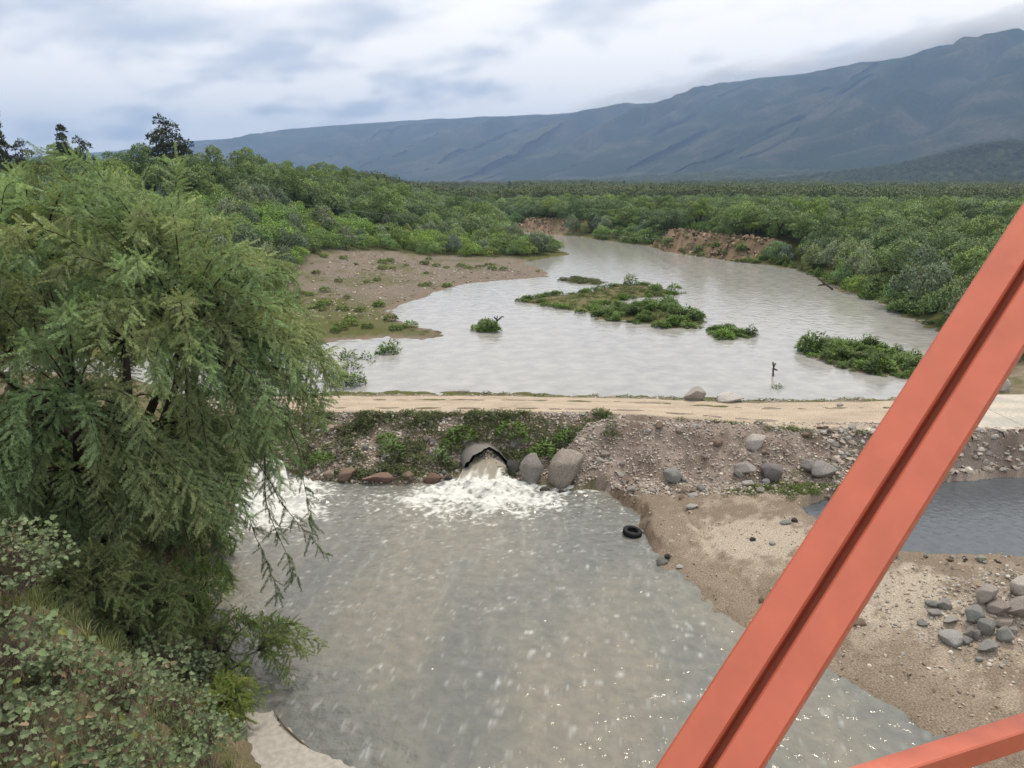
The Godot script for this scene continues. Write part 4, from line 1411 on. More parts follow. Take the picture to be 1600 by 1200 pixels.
var rock_mesh := {}
func rock(called: String, label: String, at: Vector2, size: Vector3, col: Color, turn: float, sink := 0.3, tilt := 0.0, group := "", variant := -1) -> MeshInstance3D:
	var v := variant if variant >= 0 else rng.randi() % rocks.size()
	var key := [v, col]
	if not rock_mesh.has(key):
		var m: StandardMaterial3D = M.rock.duplicate()
		m.albedo_color = (col * 1.12).linear_to_srgb()
		rock_mesh[key] = rocks[v].mesh(m)
	var o := put(called, rock_mesh[key])
	o.scale = size
	o.rotation = Vector3(tilt, turn, tilt * 0.5)
	o.position = Vector3(at.x, ground_h(at.x, at.y) + size.y * (0.42 - sink), at.y)
	tag(o, label, "rock", group)
	return o

func make_rocks() -> void:
	var grey := Color(0.3, 0.285, 0.26)
	var pale := Color(0.5, 0.475, 0.43)
	var dark := Color(0.085, 0.08, 0.075)
	var brown := Color(0.26, 0.19, 0.14)
	var rose := Color(0.3, 0.2, 0.155)
	var cool := Color(0.33, 0.33, 0.3)
	# beside the culvert
	rock("boulder", "big rounded grey-brown boulder right of the culvert mouth", Vector2(2.09, -28.70), Vector3(1.75, 1.75, 1.5), Color(0.34, 0.3, 0.25), 0.4, 0.12, 0.1, "", 1)
	rock("boulder", "tall leaning grey boulder between the culvert and the big rounded boulder", Vector2(0.85, -29.03), Vector3(0.95, 1.7, 0.9), Color(0.3, 0.28, 0.25), 0.9, 0.15, -0.35, "", 3)
	rock("boulder", "grey rock above the culvert mouth on its right side", Vector2(0.17, -31.22), Vector3(0.6, 0.5, 0.5), grey, 0.2)
	rock("boulder", "dark wet rock splashed by the culvert outflow", Vector2(0.00, -29.68), Vector3(0.75, 0.7, 0.6), dark, 1.2, 0.1)
	rock("boulder", "dark wet stone at the foot of the big rounded boulder", Vector2(1.34, -28.11), Vector3(0.55, 0.4, 0.45), dark, 0.3, 0.1)
	rock("boulder", "low black wet stone below the big rounded boulder", Vector2(1.99, -27.92), Vector3(0.8, 0.35, 0.5), dark, 0.8, 0.1)
	rock("boulder", "small black stone in the foam right of the outflow", Vector2(0.80, -27.43), Vector3(0.45, 0.35, 0.4), dark, 2.0, -0.2)
	rock("boulder", "rounded reddish boulder at the waterline left of the culvert", Vector2(-3.29, -29.19), Vector3(0.85, 0.62, 0.7), Color(0.2, 0.125, 0.09), 0.2, 0.1, 0.1, "", 2)
	rock("boulder", "small dark round stone right of the reddish boulder", Vector2(-2.67, -29.40), Vector3(0.4, 0.34, 0.36), dark, 0.0, 0.05)
	rock("boulder", "long reddish-brown slab of rock at the pool edge", Vector2(-5.39, -29.00), Vector3(1.5, 0.5, 0.6), rose, 0.1, 0.15)
	rock("boulder", "brown rock at the pool edge left of the long slab", Vector2(-6.90, -29.18), Vector3(0.95, 0.6, 0.7), brown, 0.6, 0.15)
	rock("boulder", "pale brown rock at the left end of the pool edge", Vector2(-7.56, -29.19), Vector3(0.6, 0.42, 0.5), Color(0.36, 0.29, 0.22), 1.4, 0.15)
	rock("boulder", "brown rock right of the long slab at the pool edge", Vector2(-4.29, -29.07), Vector3(0.7, 0.5, 0.5), brown, 2.2, 0.15)
	rock("boulder", "low dark wet ledge in the rapids beside the drooping tree", Vector2(-8.39, -27.99), Vector3(1.6, 0.45, 0.7), Color(0.12, 0.12, 0.115), 0.15, -0.25)
	rock("boulder", "black rock tip in the white water below the culvert", Vector2(-1.46, -25.50), Vector3(0.55, 0.28, 0.35), dark, 0.4, -1.0)
	rock("boulder", "black rock sliver at the lower edge of the white water", Vector2(-0.60, -25.83), Vector3(0.75, 0.22, 0.3), dark, -0.3, -1.2)
	rock("boulder", "small dark stone awash left of the tyre", Vector2(1.46, -24.26), Vector3(0.4, 0.2, 0.25), dark, 0.9, -1.6)
	rock("boulder", "dark stone awash in the left rapids", Vector2(-7.55, -26.18), Vector3(0.4, 0.2, 0.25), dark, 0.2, -1.2)
	# on the causeway slope
	rock("boulder", "pale flat stone on the slope just below the road near the drooping tree", Vector2(-9.10, -32.47), Vector3(0.6, 0.3, 0.4), pale, 0.3)
	rock("boulder", "pinkish rock on the slope below the road", Vector2(-8.08, -31.82), Vector3(0.75, 0.45, 0.5), Color(0.4, 0.31, 0.26), 1.1)
	rock("boulder", "round pale stone on the weedy slope", Vector2(-7.17, -31.51), Vector3(0.34, 0.28, 0.3), pale, 0.1)
	rock("boulder", "pale upright stone on the slope above the culvert's left", Vector2(-3.64, -32.10), Vector3(0.22, 0.34, 0.2), pale, 0.1)
	rock("boulder", "tan stone on the slope left of the culvert", Vector2(-3.76, -31.55), Vector3(0.42, 0.35, 0.35), Color(0.38, 0.31, 0.25), 0.5)
	rock("boulder", "white upright stone left of the culvert mouth", Vector2(-3.53, -30.78), Vector3(0.25, 0.5, 0.25), pale, 0.4)
	for k in 60:
		rock("stone", "small stone among weeds on the causeway slope", Vector2(rng.randf_range(-9.0, 2.5), rng.randf_range(-32.4, -29.4)), Vector3(0.26, 0.2, 0.22) * rng.randf_range(0.7, 1.4), [grey, pale, brown][k % 3], rng.randf() * 6.0, 0.2, 0.2, "stones on the weedy causeway slope")
	# across the road, beside the river
	rock("boulder", "pale rugged boulder beside the river across the road", Vector2(8.82, -34.79), Vector3(1.2, 0.85, 0.8), Color(0.46, 0.43, 0.38), 0.4, 0.1)
	rock("boulder", "broad white boulder right of the rugged one across the road", Vector2(10.32, -34.52), Vector3(1.6, 0.6, 0.9), Color(0.6, 0.57, 0.52), 0.2, 0.1)
	rock("boulder", "small flat pale rock on the river side road verge", Vector2(-2.46, -37.68), Vector3(0.75, 0.3, 0.4), pale, 0.2)
	rock("boulder", "white stone on the grassy verge near the red beam", Vector2(15.32, -33.78), Vector3(0.5, 0.3, 0.35), pale, 0.8)
	rock("boulder", "pale block of rock behind the concrete ford", Vector2(25.06, -37.03), Vector3(0.75, 0.95, 0.7), Color(0.5, 0.46, 0.4), 0.1, 0.08, 0.0, "", 5)
	# spoil heap
	rock("boulder", "large pale boulder near the top of the spoil heap", Vector2(9.99, -29.39), Vector3(1.05, 0.75, 0.8), Color(0.48, 0.44, 0.4), 0.5, 0.1)
	rock("boulder", "round grey boulder at the foot of the spoil heap", Vector2(6.45, -28.13), Vector3(1.0, 0.68, 0.8), Color(0.31, 0.31, 0.28), 0.1, 0.15, 0.0, "", 4)
	rock("boulder", "long tilted grey boulder on the spoil heap", Vector2(9.32, -28.37), Vector3(1.15, 0.55, 0.6), Color(0.38, 0.35, 0.32), -0.6, 0.1, 0.3)
	rock("boulder", "dark angular boulder on the right part of the spoil heap", Vector2(10.35, -28.10), Vector3(1.2, 0.8, 0.8), Color(0.23, 0.21, 0.2), -0.5, 0.1, 0.4)
	rock("boulder", "broad grey boulder on the heap close to the red beam", Vector2(12.40, -28.27), Vector3(1.3, 0.75, 0.9), Color(0.33, 0.31, 0.29), 0.2, 0.1)
	rock("boulder", "grey rock beside the broad boulder near the beam", Vector2(11.92, -28.46), Vector3(0.7, 0.6, 0.6), Color(0.3, 0.28, 0.26), 1.2, 0.1)
	rock("boulder", "flat brown rock at the brow of the spoil heap", Vector2(8.49, -29.53), Vector3(0.8, 0.35, 0.5), brown, 0.4)
	rock("boulder", "pale rock low on the heap next to the dark boulder", Vector2(9.35, -27.74), Vector3(0.6, 0.34, 0.4), pale, 0.4)
	rock("boulder", "white cobble below the dark boulder", Vector2(10.09, -27.90), Vector3(0.42, 0.34, 0.36), Color(0.55, 0.53, 0.48), 0.9)
	for k in 46:
		var t := rng.randf()
		rock("stone", "small stone lying in the gravel of the spoil heap", Vector2(rng.randf_range(3.4, 15.0), -30.4 + 3.6 * t), Vector3(0.34, 0.22, 0.28) * rng.randf_range(0.6, 1.5), [grey, Color(0.36, 0.3, 0.26), pale, brown, Color(0.4, 0.36, 0.31)][k % 5], rng.randf() * 6.0, 0.15, 0.2, "stones on the spoil heap")
	# sand flat
	rock("stone", "pale flat stone, uppermost of the small cluster on the sand", Vector2(6.95, -26.75), Vector3(0.5, 0.2, 0.35), pale, 0.3)
	rock("stone", "brown flat stone in the small cluster on the sand", Vector2(6.48, -26.60), Vector3(0.4, 0.16, 0.3), brown, 0.8)
	rock("stone", "white flat stone, lowest of the cluster on the sand", Vector2(6.61, -25.68), Vector3(0.6, 0.16, 0.35), pale, 0.1)
	rock("stone", "dark stone on dry sand in the middle of the flat", Vector2(8.09, -23.12), Vector3(0.26, 0.18, 0.2), dark, 0.4)
	rock("stone", "pale stone on dry sand right of the dark stone", Vector2(8.65, -22.81), Vector3(0.3, 0.16, 0.22), pale, 1.4)
	rock("stone", "grey mossy stone at the pool edge below the tyre", Vector2(4.85, -22.19), Vector3(0.46, 0.36, 0.38), Color(0.24, 0.24, 0.2), 0.3, 0.1)
	rock("stone", "dark stone beside the mossy stone at the pool edge", Vector2(5.11, -22.43), Vector3(0.24, 0.24, 0.2), dark, 0.3, 0.1)
	rock("stone", "white flat stone on wet sand near the mossy stone", Vector2(5.39, -21.87), Vector3(0.34, 0.1, 0.2), Color(0.6, 0.58, 0.54), 0.2, 0.1)
	rock("stone", "brown stone on the sand left of the red beam", Vector2(7.25, -19.53), Vector3(0.26, 0.16, 0.18), brown, 0.6)
	rock("stone", "grey stone at the left tip of the pond", Vector2(9.59, -24.24), Vector3(0.5, 0.2, 0.3), cool, 0.2)
	rock("stone", "dark stone right of the grey one at the pond tip", Vector2(9.95, -24.36), Vector3(0.3, 0.28, 0.28), dark, 0.2)
	rock("stone", "pale stone on the near shore of the pond by the beam", Vector2(12.22, -21.83), Vector3(0.32, 0.24, 0.26), Color(0.5, 0.5, 0.47), 0.4, 0.1)
	rock("stone", "mossy pale stone on the near shore of the pond", Vector2(14.80, -21.52), Vector3(0.42, 0.3, 0.3), Color(0.42, 0.43, 0.34), 0.4, 0.1)
	rock("stone", "brown sandstone lump in the shade right of the beam", Vector2(9.55, -18.34), Vector3(0.5, 0.3, 0.35), Color(0.28, 0.22, 0.16), 0.4)
	for k in 15:
		rock("stone", "small stone along the near shore of the pond", Vector2(12.24, -21.78).lerp(Vector2(16.91, -21.46), rng.randf()) + Vector2(0, rng.randf_range(-0.1, 0.35)), Vector3(0.15, 0.1, 0.12) * rng.randf_range(0.7, 1.5), [dark, pale, brown][k % 3], rng.randf() * 6.0, 0.15, 0.0, "stones along the pond's near shore")
	# rubble pile right of the beam
	var pile := [[1523, 968, 0.62, 0.5, cool, "round grey cobble in the middle of the rubble pile", Vector2(12.37, -17.84)], [1541, 990, 0.5, 0.62, cool, "upright grey cobble below the round one in the rubble pile", Vector2(12.42, -17.38)], [1568, 1000, 0.5, 0.5, cool, "grey cobble at the right of the lower row of the pile", Vector2(12.70, -17.10)],
		[1488, 1004, 0.85, 0.3, Color(0.4, 0.39, 0.36), "long flat grey stone at the lower left of the pile", Vector2(11.53, -17.32)], [1543, 1016, 0.62, 0.36, cool, "low grey stone at the bottom of the rubble pile", Vector2(12.16, -16.86)], [1514, 996, 0.3, 0.4, Color(0.4, 0.37, 0.33), "small tan upright stone left of the upright cobble", Vector2(12.00, -17.40)],
		[1526, 1000, 0.26, 0.36, Color(0.38, 0.37, 0.34), "narrow pale stone touching the upright cobble", Vector2(12.14, -17.30)], [1508, 1004, 0.5, 0.2, grey, "flat shard lying against the long flat stone", Vector2(11.83, -17.26)], [1583, 990, 0.32, 0.3, Color(0.46, 0.44, 0.4), "small pale cobble at the right side of the pile", Vector2(13.12, -17.38)],
		[1475, 952, 0.44, 0.42, Color(0.44, 0.42, 0.38), "pale blocky stone at the upper left of the pile", Vector2(11.94, -18.52)], [1456, 948, 0.36, 0.26, cool, "greenish flat stone beside the pale blocky stone", Vector2(11.67, -18.64)], [1461, 962, 0.4, 0.25, Color(0.42, 0.4, 0.36), "pale stone under the greenish flat stone", Vector2(11.58, -18.30)],
		[1538, 938, 0.6, 0.62, Color(0.46, 0.42, 0.37), "two-toned pale boulder at the top of the pile", Vector2(12.83, -18.26)], [1556, 955, 0.7, 0.4, Color(0.36, 0.31, 0.27), "rough brown block behind the round cobble", Vector2(12.96, -17.94)], [1590, 962, 0.9, 0.7, Color(0.38, 0.34, 0.3), "big rough block at the right edge of the pile", Vector2(13.51, -17.85)],
		[1598, 925, 0.95, 0.6, Color(0.52, 0.48, 0.42), "broad pale slab at the top right of the pile", Vector2(14.04, -18.53)], [1565, 978, 0.6, 0.3, Color(0.35, 0.3, 0.26), "flat brown rock beneath the big rough block", Vector2(12.94, -17.59)], [1485, 972, 0.5, 0.2, Color(0.44, 0.42, 0.38), "pale sliver of stone left of the round cobble", Vector2(11.85, -18.02)],
		[1440, 975, 0.34, 0.16, cool, "flat greenish fragment at the far left of the pile", Vector2(11.07, -18.01)], [1530, 1032, 0.26, 0.14, pale, "small white stone below the rubble pile", Vector2(11.79, -16.57)]]
	for q in pile:
		var w: Vector2 = q[6]
		rock("rubble_stone", q[5], w, Vector3(q[2], q[3], q[2] * 0.8), q[4], rng.randf_range(-0.5, 0.5), 0.1, rng.randf_range(-0.2, 0.2))

func make_gravel() -> void:
	var mesh_of := []
	for v in 4:
		var r := RandomNumberGenerator.new()
		r.seed = 950 + v
		var s := Shape.new()
		var ring := []
		for k in 6:
			var an := TAU * k / 6.0
			ring.append(Vector3(cos(an) * r.randf_range(0.38, 0.55), r.randf_range(-0.08, 0.12), sin(an) * r.randf_range(0.38, 0.55)))
		var up := Vector3(r.randf_range(-0.15, 0.15), 0.36, r.randf_range(-0.15, 0.15))
		var inner := []
		for k in 6: inner.append((ring[k] as Vector3) * 0.6 + Vector3(0, r.randf_range(0.2, 0.32), 0))
		for k in 6:
			s.flat_quad(ring[k], inner[k], inner[(k + 1) % 6], ring[(k + 1) % 6], Color(1, 1, 1))
			var a: Vector3 = inner[k]
			var b: Vector3 = inner[(k + 1) % 6]
			s.tri(a, up, b, (b - a).cross(up - a).normalized(), Color(1, 1, 1))
			s.tri(ring[k], ring[(k + 1) % 6], Vector3(0, -0.3, 0), Vector3.DOWN, Color(1, 1, 1))
		mesh_of.append(s.mesh(M.pebble))
	var o := thing("gravel", Vector3.ZERO, "loose gravel and pebbles over heap, slope and sand flat", "gravel", "", "stuff")
	var places := [[], [], [], []]
	var tints := [[], [], [], []]
	var cols := [Color(0.36, 0.31, 0.27), Color(0.27, 0.23, 0.19), Color(0.46, 0.43, 0.38), Color(0.31, 0.3, 0.28), Color(0.4, 0.33, 0.28)]
	var add := func(x: float, z: float, size: float, c: Color) -> void:
		if pool_at(x, z) < 0.0 or pond_at(x, z) < 0.05: return
		var k := rng.randi() % 4
		var b := Basis(Vector3(rng.randfn(), rng.randfn() + 2.0, rng.randfn()).normalized(), rng.randf() * TAU).scaled(Vector3(size, size * rng.randf_range(0.6, 1.1), size * rng.randf_range(0.7, 1.2)))
		places[k].append(Transform3D(b, Vector3(x, ground_h(x, z) + size * 0.05, z)))
		tints[k].append(c * rng.randf_range(0.75, 1.2))
	for i in 11000:
		add.call(rng.randf_range(2.4, 16.0), rng.randf_range(-31.2, -26.8), 0.04 + 0.13 * pow(rng.randf(), 3.0), cols[rng.randi() % 5])
	for i in 5000:
		var gx := rng.randf_range(13.0, 26.0)
		var gz := rng.randf_range(-30.4, -26.0)
		if pond_at(gx, gz) < 0.05: continue
		add.call(gx, gz, 0.07 + 0.34 * pow(rng.randf(), 3.0), cols[rng.randi() % 5])
	for i in 9000:
		add.call(rng.randf_range(-11.0, 3.5), rng.randf_range(-32.7, -28.8), 0.05 + 0.16 * pow(rng.randf(), 3.0), cols[rng.randi() % 5])
	for i in 4200:
		add.call(rng.randf_range(4.0, 18.0), rng.randf_range(-27.0, -13.0), 0.025 + 0.09 * pow(rng.randf(), 4.0), cols[rng.randi() % 5] if rng.randf() < 0.4 else [Color(0.26, 0.2, 0.145), Color(0.36, 0.29, 0.22)][rng.randi() % 2])
	for i in 4200:
		add.call(14.2 + rng.randfn() * 2.0, -18.2 + rng.randfn() * 1.3, 0.03 + 0.13 * pow(rng.randf(), 3.0), cols[rng.randi() % 5])
	for i in 1600:
		var x := rng.randf_range(-12.0, 20.0)
		add.call(x, road_z(x) + (-1.0 if rng.randf() < 0.6 else 1.0) * (road_half(x) + rng.randf_range(-0.2, 0.6)), 0.04 + 0.14 * pow(rng.randf(), 3.0), cols[rng.randi() % 5])
	for i in 3500:
		var x := rng.randf_range(-20.0, 6.0)
		var z := rng.randf_range(-95.0, -58.0)
		if beach_at(x, z) < 0.0 and river_at(x, z) > 0.3: add.call(x, z, 0.08 + 0.25 * pow(rng.randf(), 3.0), cols[rng.randi() % 5])
	var got := 0
	while got < 1500:
		var cz := rng.randf_range(-178.0, -88.0)
		var cx := rng.randf_range(-6.0, 40.0)
		var cd := river_at(cx, cz)
		if cd < 0.2 or cd > 6.0 or cliff_at(cz) < 0.4 or cx < river_mid(cz): 
			got += 1 if rng.randf() < 0.02 else 0
			continue
		got += 1
		var k := rng.randi() % 4
		var sz := 0.15 + 0.6 * pow(rng.randf(), 2.0)
		places[k].append(Transform3D(Basis(Vector3(rng.randfn(), rng.randfn(), rng.randfn()).normalized(), rng.randf() * TAU).scaled(Vector3(sz, sz * 1.3, sz)), Vector3(cx, ground_h(cx, cz), cz)))
		tints[k].append([Color(0.27, 0.195, 0.14), Color(0.2, 0.15, 0.11), Color(0.33, 0.25, 0.18), Color(0.15, 0.13, 0.075)][rng.randi() % 4] * rng.randf_range(0.8, 1.15))
	for k in 4: scatter("pebbles", mesh_of[k], places[k], tints[k], o)

# ---------------------------------------------------------------- weeds
func herb(seed_: int, leaves: int, rad: float, hgt: float, leaf: float, col: Color) -> ArrayMesh:
	var r := RandomNumberGenerator.new()
	r.seed = seed_
	var s := Shape.new()
	for i in leaves:
		var an := r.randf() * TAU
		var q := sqrt(r.randf())
		var p := Vector3(cos(an) * q * rad, hgt * (1.0 - 0.6 * q * q) * r.randf_range(0.35, 1.0), sin(an) * q * rad)
		var out := (Vector3(p.x, hgt * 0.6, p.z)).normalized()
		var along := (Vector3(cos(an), r.randf_range(-0.2, 0.9), sin(an)) + Vector3(r.randfn(), 0, r.randfn()) * 0.5).normalized()
		var nn := (out + Vector3.UP * 0.6 + Vector3(r.randfn(), r.randfn(), r.randfn()) * 0.3).normalized()
		var k := r.randf_range(0.65, 1.35)
		s.leaf(p, along, along.cross(nn).normalized(), leaf * r.randf_range(0.7, 1.3), leaf * 0.42, nn, Color(col.r * k, col.g * k, col.b * k))
	for i in 5:
		var an := r.randf() * TAU
		s.tube(PackedVector3Array([Vector3.ZERO, Vector3(cos(an) * rad * 0.4, hgt * 0.5, sin(an) * rad * 0.4), Vector3(cos(an) * rad * 0.7, hgt * 0.8, sin(an) * rad * 0.7)]), PackedFloat32Array([0.012, 0.009, 0.005]), 3, Color(0.1, 0.1, 0.05))
	return s.mesh(M.leaf)

func make_weeds() -> void:
	var lush := herb(601, 210, 0.5, 0.55, 0.2, Color(0.1, 0.165, 0.04))
	var dull := herb(602, 150, 0.45, 0.35, 0.13, Color(0.11, 0.13, 0.065))
	var tall := herb(603, 170, 0.4, 0.95, 0.2, Color(0.1, 0.155, 0.05))
	var small := herb(604, 60, 0.25, 0.18, 0.09, Color(0.11, 0.145, 0.05))
	var plant := func(m: ArrayMesh, at: Vector2, size: float, called: String, label: String, group := "") -> void:
		var o := thing(called, Vector3(at.x, ground_h(at.x, at.y) - 0.04, at.y), label, "plant", group)
		o.rotation.y = rng.randf() * TAU
		o.scale = Vector3.ONE * size
		put("foliage", m, o)
	plant.call(lush, Vector2(-2.21, -31.60), 1.15, "weed_plant", "bright green weed just left above the culvert mouth")
	plant.call(lush, Vector2(-2.63, -31.17), 0.9, "weed_plant", "green weed leaning over the culvert's left shoulder")
	plant.call(lush, Vector2(-0.06, -31.67), 1.3, "weed_plant", "lush green weed above the right side of the culvert mouth")
	plant.call(lush, Vector2(0.34, -31.39), 0.8, "weed_plant", "small green weed hanging beside the culvert's right lip")
	plant.call(lush, Vector2(1.37, -30.31), 1.1, "weed_plant", "green weed behind the leaning boulder")
	plant.call(tall, Vector2(-5.14, -30.31), 1.1, "weed_plant", "tall dark green weed in the middle of the slope")
	plant.call(lush, Vector2(-5.48, -31.30), 0.8, "weed_plant", "green weed on the slope above the tall dark one")
	plant.call(tall, Vector2(-3.07, -30.29), 0.9, "weed_plant", "yellowish green weed by the waterline left of the culvert")
	plant.call(dull, Vector2(-7.49, -30.83), 1.5, "weed_plant", "pale broad weed on the slope beside the drooping tree")
	plant.call(lush, Vector2(-8.02, -30.07), 1.0, "weed_plant", "green weed near the water by the drooping tree")
	plant.call(dull, Vector2(-9.15, -30.16), 1.0, "weed_plant", "yellow-flecked weed at the edge of the left rapids")
	plant.call(lush, Vector2(2.36, -30.96), 0.9, "weed_plant", "green weed where the weedy slope meets the spoil heap")
	plant.call(tall, Vector2(14.09, -38.59), 0.75, "weed_plant", "lone bush standing in the river near the road")
	plant.call(tall, Vector2(-2.02, -54.43), 1.0, "weed_plant", "small bush on the tiny islet left of the big islands")
	plant.call(tall, Vector2(12.44, -79.20), 1.5, "weed_plant", "grey bush on the upper edge of the long grassy island")
	plant.call(lush, Vector2(18.91, -47.09), 1.4, "weed_plant", "bush at the left tip of the island nearest the beam")
	for k in 5:
		var q: Array = [[848, 384, 1.8], [860, 384, 2.3], [872, 387, 1.7], [855, 388, 1.5], [866, 390, 1.4]][k]
		var at: Vector2 = [Vector2(5.03, -125.10), Vector2(6.03, -123.87), Vector2(7.03, -121.50), Vector2(5.30, -119.21), Vector2(6.35, -118.10)][k]
		plant.call(tall, at, q[2], "weed_plant", "bush on the far sandy spit in mid river", "bushes on the far sandy spit")
	for k in 12:
		var at: Vector2 = [Vector2(-9.63, -41.48), Vector2(-9.39, -43.00), Vector2(-8.83, -40.75), Vector2(-8.92, -45.50), Vector2(-8.53, -44.47), Vector2(-8.30, -39.37), Vector2(-7.96, -46.94), Vector2(-7.79, -47.70), Vector2(-8.33, -46.76), Vector2(-8.86, -38.72), Vector2(-9.52, -39.37), Vector2(-10.10, -45.50)][k]
		plant.call(tall, at, rng.randf_range(0.9, 1.7), "drowned_sapling", "green sapling standing in the flooded shallows by the drooping tree", "saplings in the flooded shallows")
	# masses nobody could count
	var places := {"lush": [], "dull": [], "small": [], "tall": []}
	var tints := {"lush": [], "dull": [], "small": [], "tall": []}
	var add := func(k: String, x: float, z: float, size: float, t: Color) -> void:
		places[k].append(Transform3D(Basis(Vector3.UP, rng.randf() * TAU).scaled(Vector3.ONE * size), Vector3(x, ground_h(x, z) - 0.03, z)))
		tints[k].append(t * rng.randf_range(0.75, 1.25))
	for i in 1500:   # causeway slope
		var x := rng.randf_range(-12.0, 4.4)
		var z := rng.randf_range(-32.6, -28.9)
		if pool_at(x, z) < 0.3: continue
		if nz.get_noise_2d(x * 1.3 + 5.0, z * 1.3) + 0.4 * nz.get_noise_2d(x * 5.0, z * 5.0 + 30.0) < 0.0 + 0.08 * x * (1.0 if x > 0.0 else 0.0): continue
		add.call("small" if rng.randf() < 0.6 else "dull", x, z, rng.randf_range(0.4, 0.9), Color(0.9, 0.95, 0.8))
	for i in 900:    # road verges
		var x := rng.randf_range(-11.0, 17.0)
		var up := rng.randf() < 0.55
		if nz.get_noise_2d(x * 0.9, 4.0 if up else 44.0) < (0.0 if x < 5.0 else -0.18): continue
		var z := road_z(x) + (-(road_half(x) + rng.randf_range(0.1, 0.8)) if up else road_half(x) + rng.randf_range(-0.15, 0.3))
		add.call("small", x, z, rng.randf_range(0.4, 1.0), Color(1.0, 0.95, 0.8))
	for i in 260:    # green patch by the pond's upper tip
		var p: Vector2 = Vector2(11.22, -27.29) + Vector2(rng.randfn() * 1.3, rng.randfn() * 0.3)
		add.call("small", p.x, p.y, rng.randf_range(0.35, 0.8), Color(0.9, 0.95, 0.7))
	var dens := [520, 620, 110, 640, 60, 60]
	for l in 6:
		var line: PackedVector2Array = island_lines[l]
		var lo := line[0]
		var hi := line[0]
		for p in line:
			lo = lo.min(p)
			hi = hi.max(p)
		var got := 0
		var tries := 0
		while got < dens[l] and tries < 9000:
			tries += 1
			var p := Vector2(rng.randf_range(lo.x, hi.x), rng.randf_range(lo.y, hi.y))
			var d := poly_distance(p, line)
			if d > 0.15: continue
			got += 1
			if l in [0, 1, 3] and nz.get_noise_2d(p.x * 1.6 + 70.0, p.y * 1.6) < -0.16: continue
			if l == 0:
				if rng.randf() < 0.55: add.call("small", p.x, p.y, rng.randf_range(0.8, 1.6), Color(1.0, 1.0, 0.8))
				else: add.call("lush" if d > -0.9 else "small", p.x, p.y, rng.randf_range(0.5, 0.9), Color(0.95, 1.0, 0.8))
			elif l == 5:
				add.call("dull", p.x, p.y, rng.randf_range(0.6, 1.0), Color(0.9, 0.9, 0.8))
			else:
				add.call("lush" if rng.randf() < 0.6 else ("tall" if rng.randf() < 0.7 else "dull"), p.x, p.y, (0.25 + 0.7 * pow(rng.randf(), 1.6)) * (0.6 + 0.9 * maxf(0.0, nz.get_noise_2d(p.x * 1.4, p.y * 1.4) + 0.25)), Color(1.0, 1.0, 0.95) * (1.0 + 0.7 * nz.get_noise_2d(p.x * 1.0 + 9.0, p.y)))
	for i in 620:    # grassy spit and beach fringe
		var x := rng.randf_range(-22.0, 8.0)
		var z := rng.randf_range(-100.0, -52.0)
		if beach_at(x, z) > 1.0 or river_at(x, z) < 0.1: continue
		var near_tip := z > -66.0
		if not near_tip and nz.get_noise_2d(x * 0.35, z * 0.35 + 90.0) < 0.12 and rng.randf() < 0.93: continue
		add.call("small" if rng.randf() < 0.7 else "lush", x, z, rng.randf_range(0.5, 1.1), Color(1.05, 1.0, 0.8))
	for i in 1400:   # foot of the right bank
		var z := rng.randf_range(-150.0, -46.0)
		var x := rng.randf_range(10.0, 45.0)
		var d := river_at(x, z)
		if d < 0.1 or d > 2.4 or x < river_mid(z): continue
		add.call("lush" if rng.randf() < 0.6 else "tall", x, z, rng.randf_range(0.7, 1.6), Color(0.95, 1.0, 0.9))
	var o := thing("weeds", Vector3.ZERO, "low green weeds spread over islands, verges and banks", "weeds", "", "stuff")
	scatter("weed_mass", lush, places.lush, tints.lush, o)
	scatter("weed_mass", dull, places.dull, tints.dull, o)
	scatter("weed_mass", small, places.small, tints.small, o)
	scatter("weed_mass", tall, places.tall, tints.tall, o)

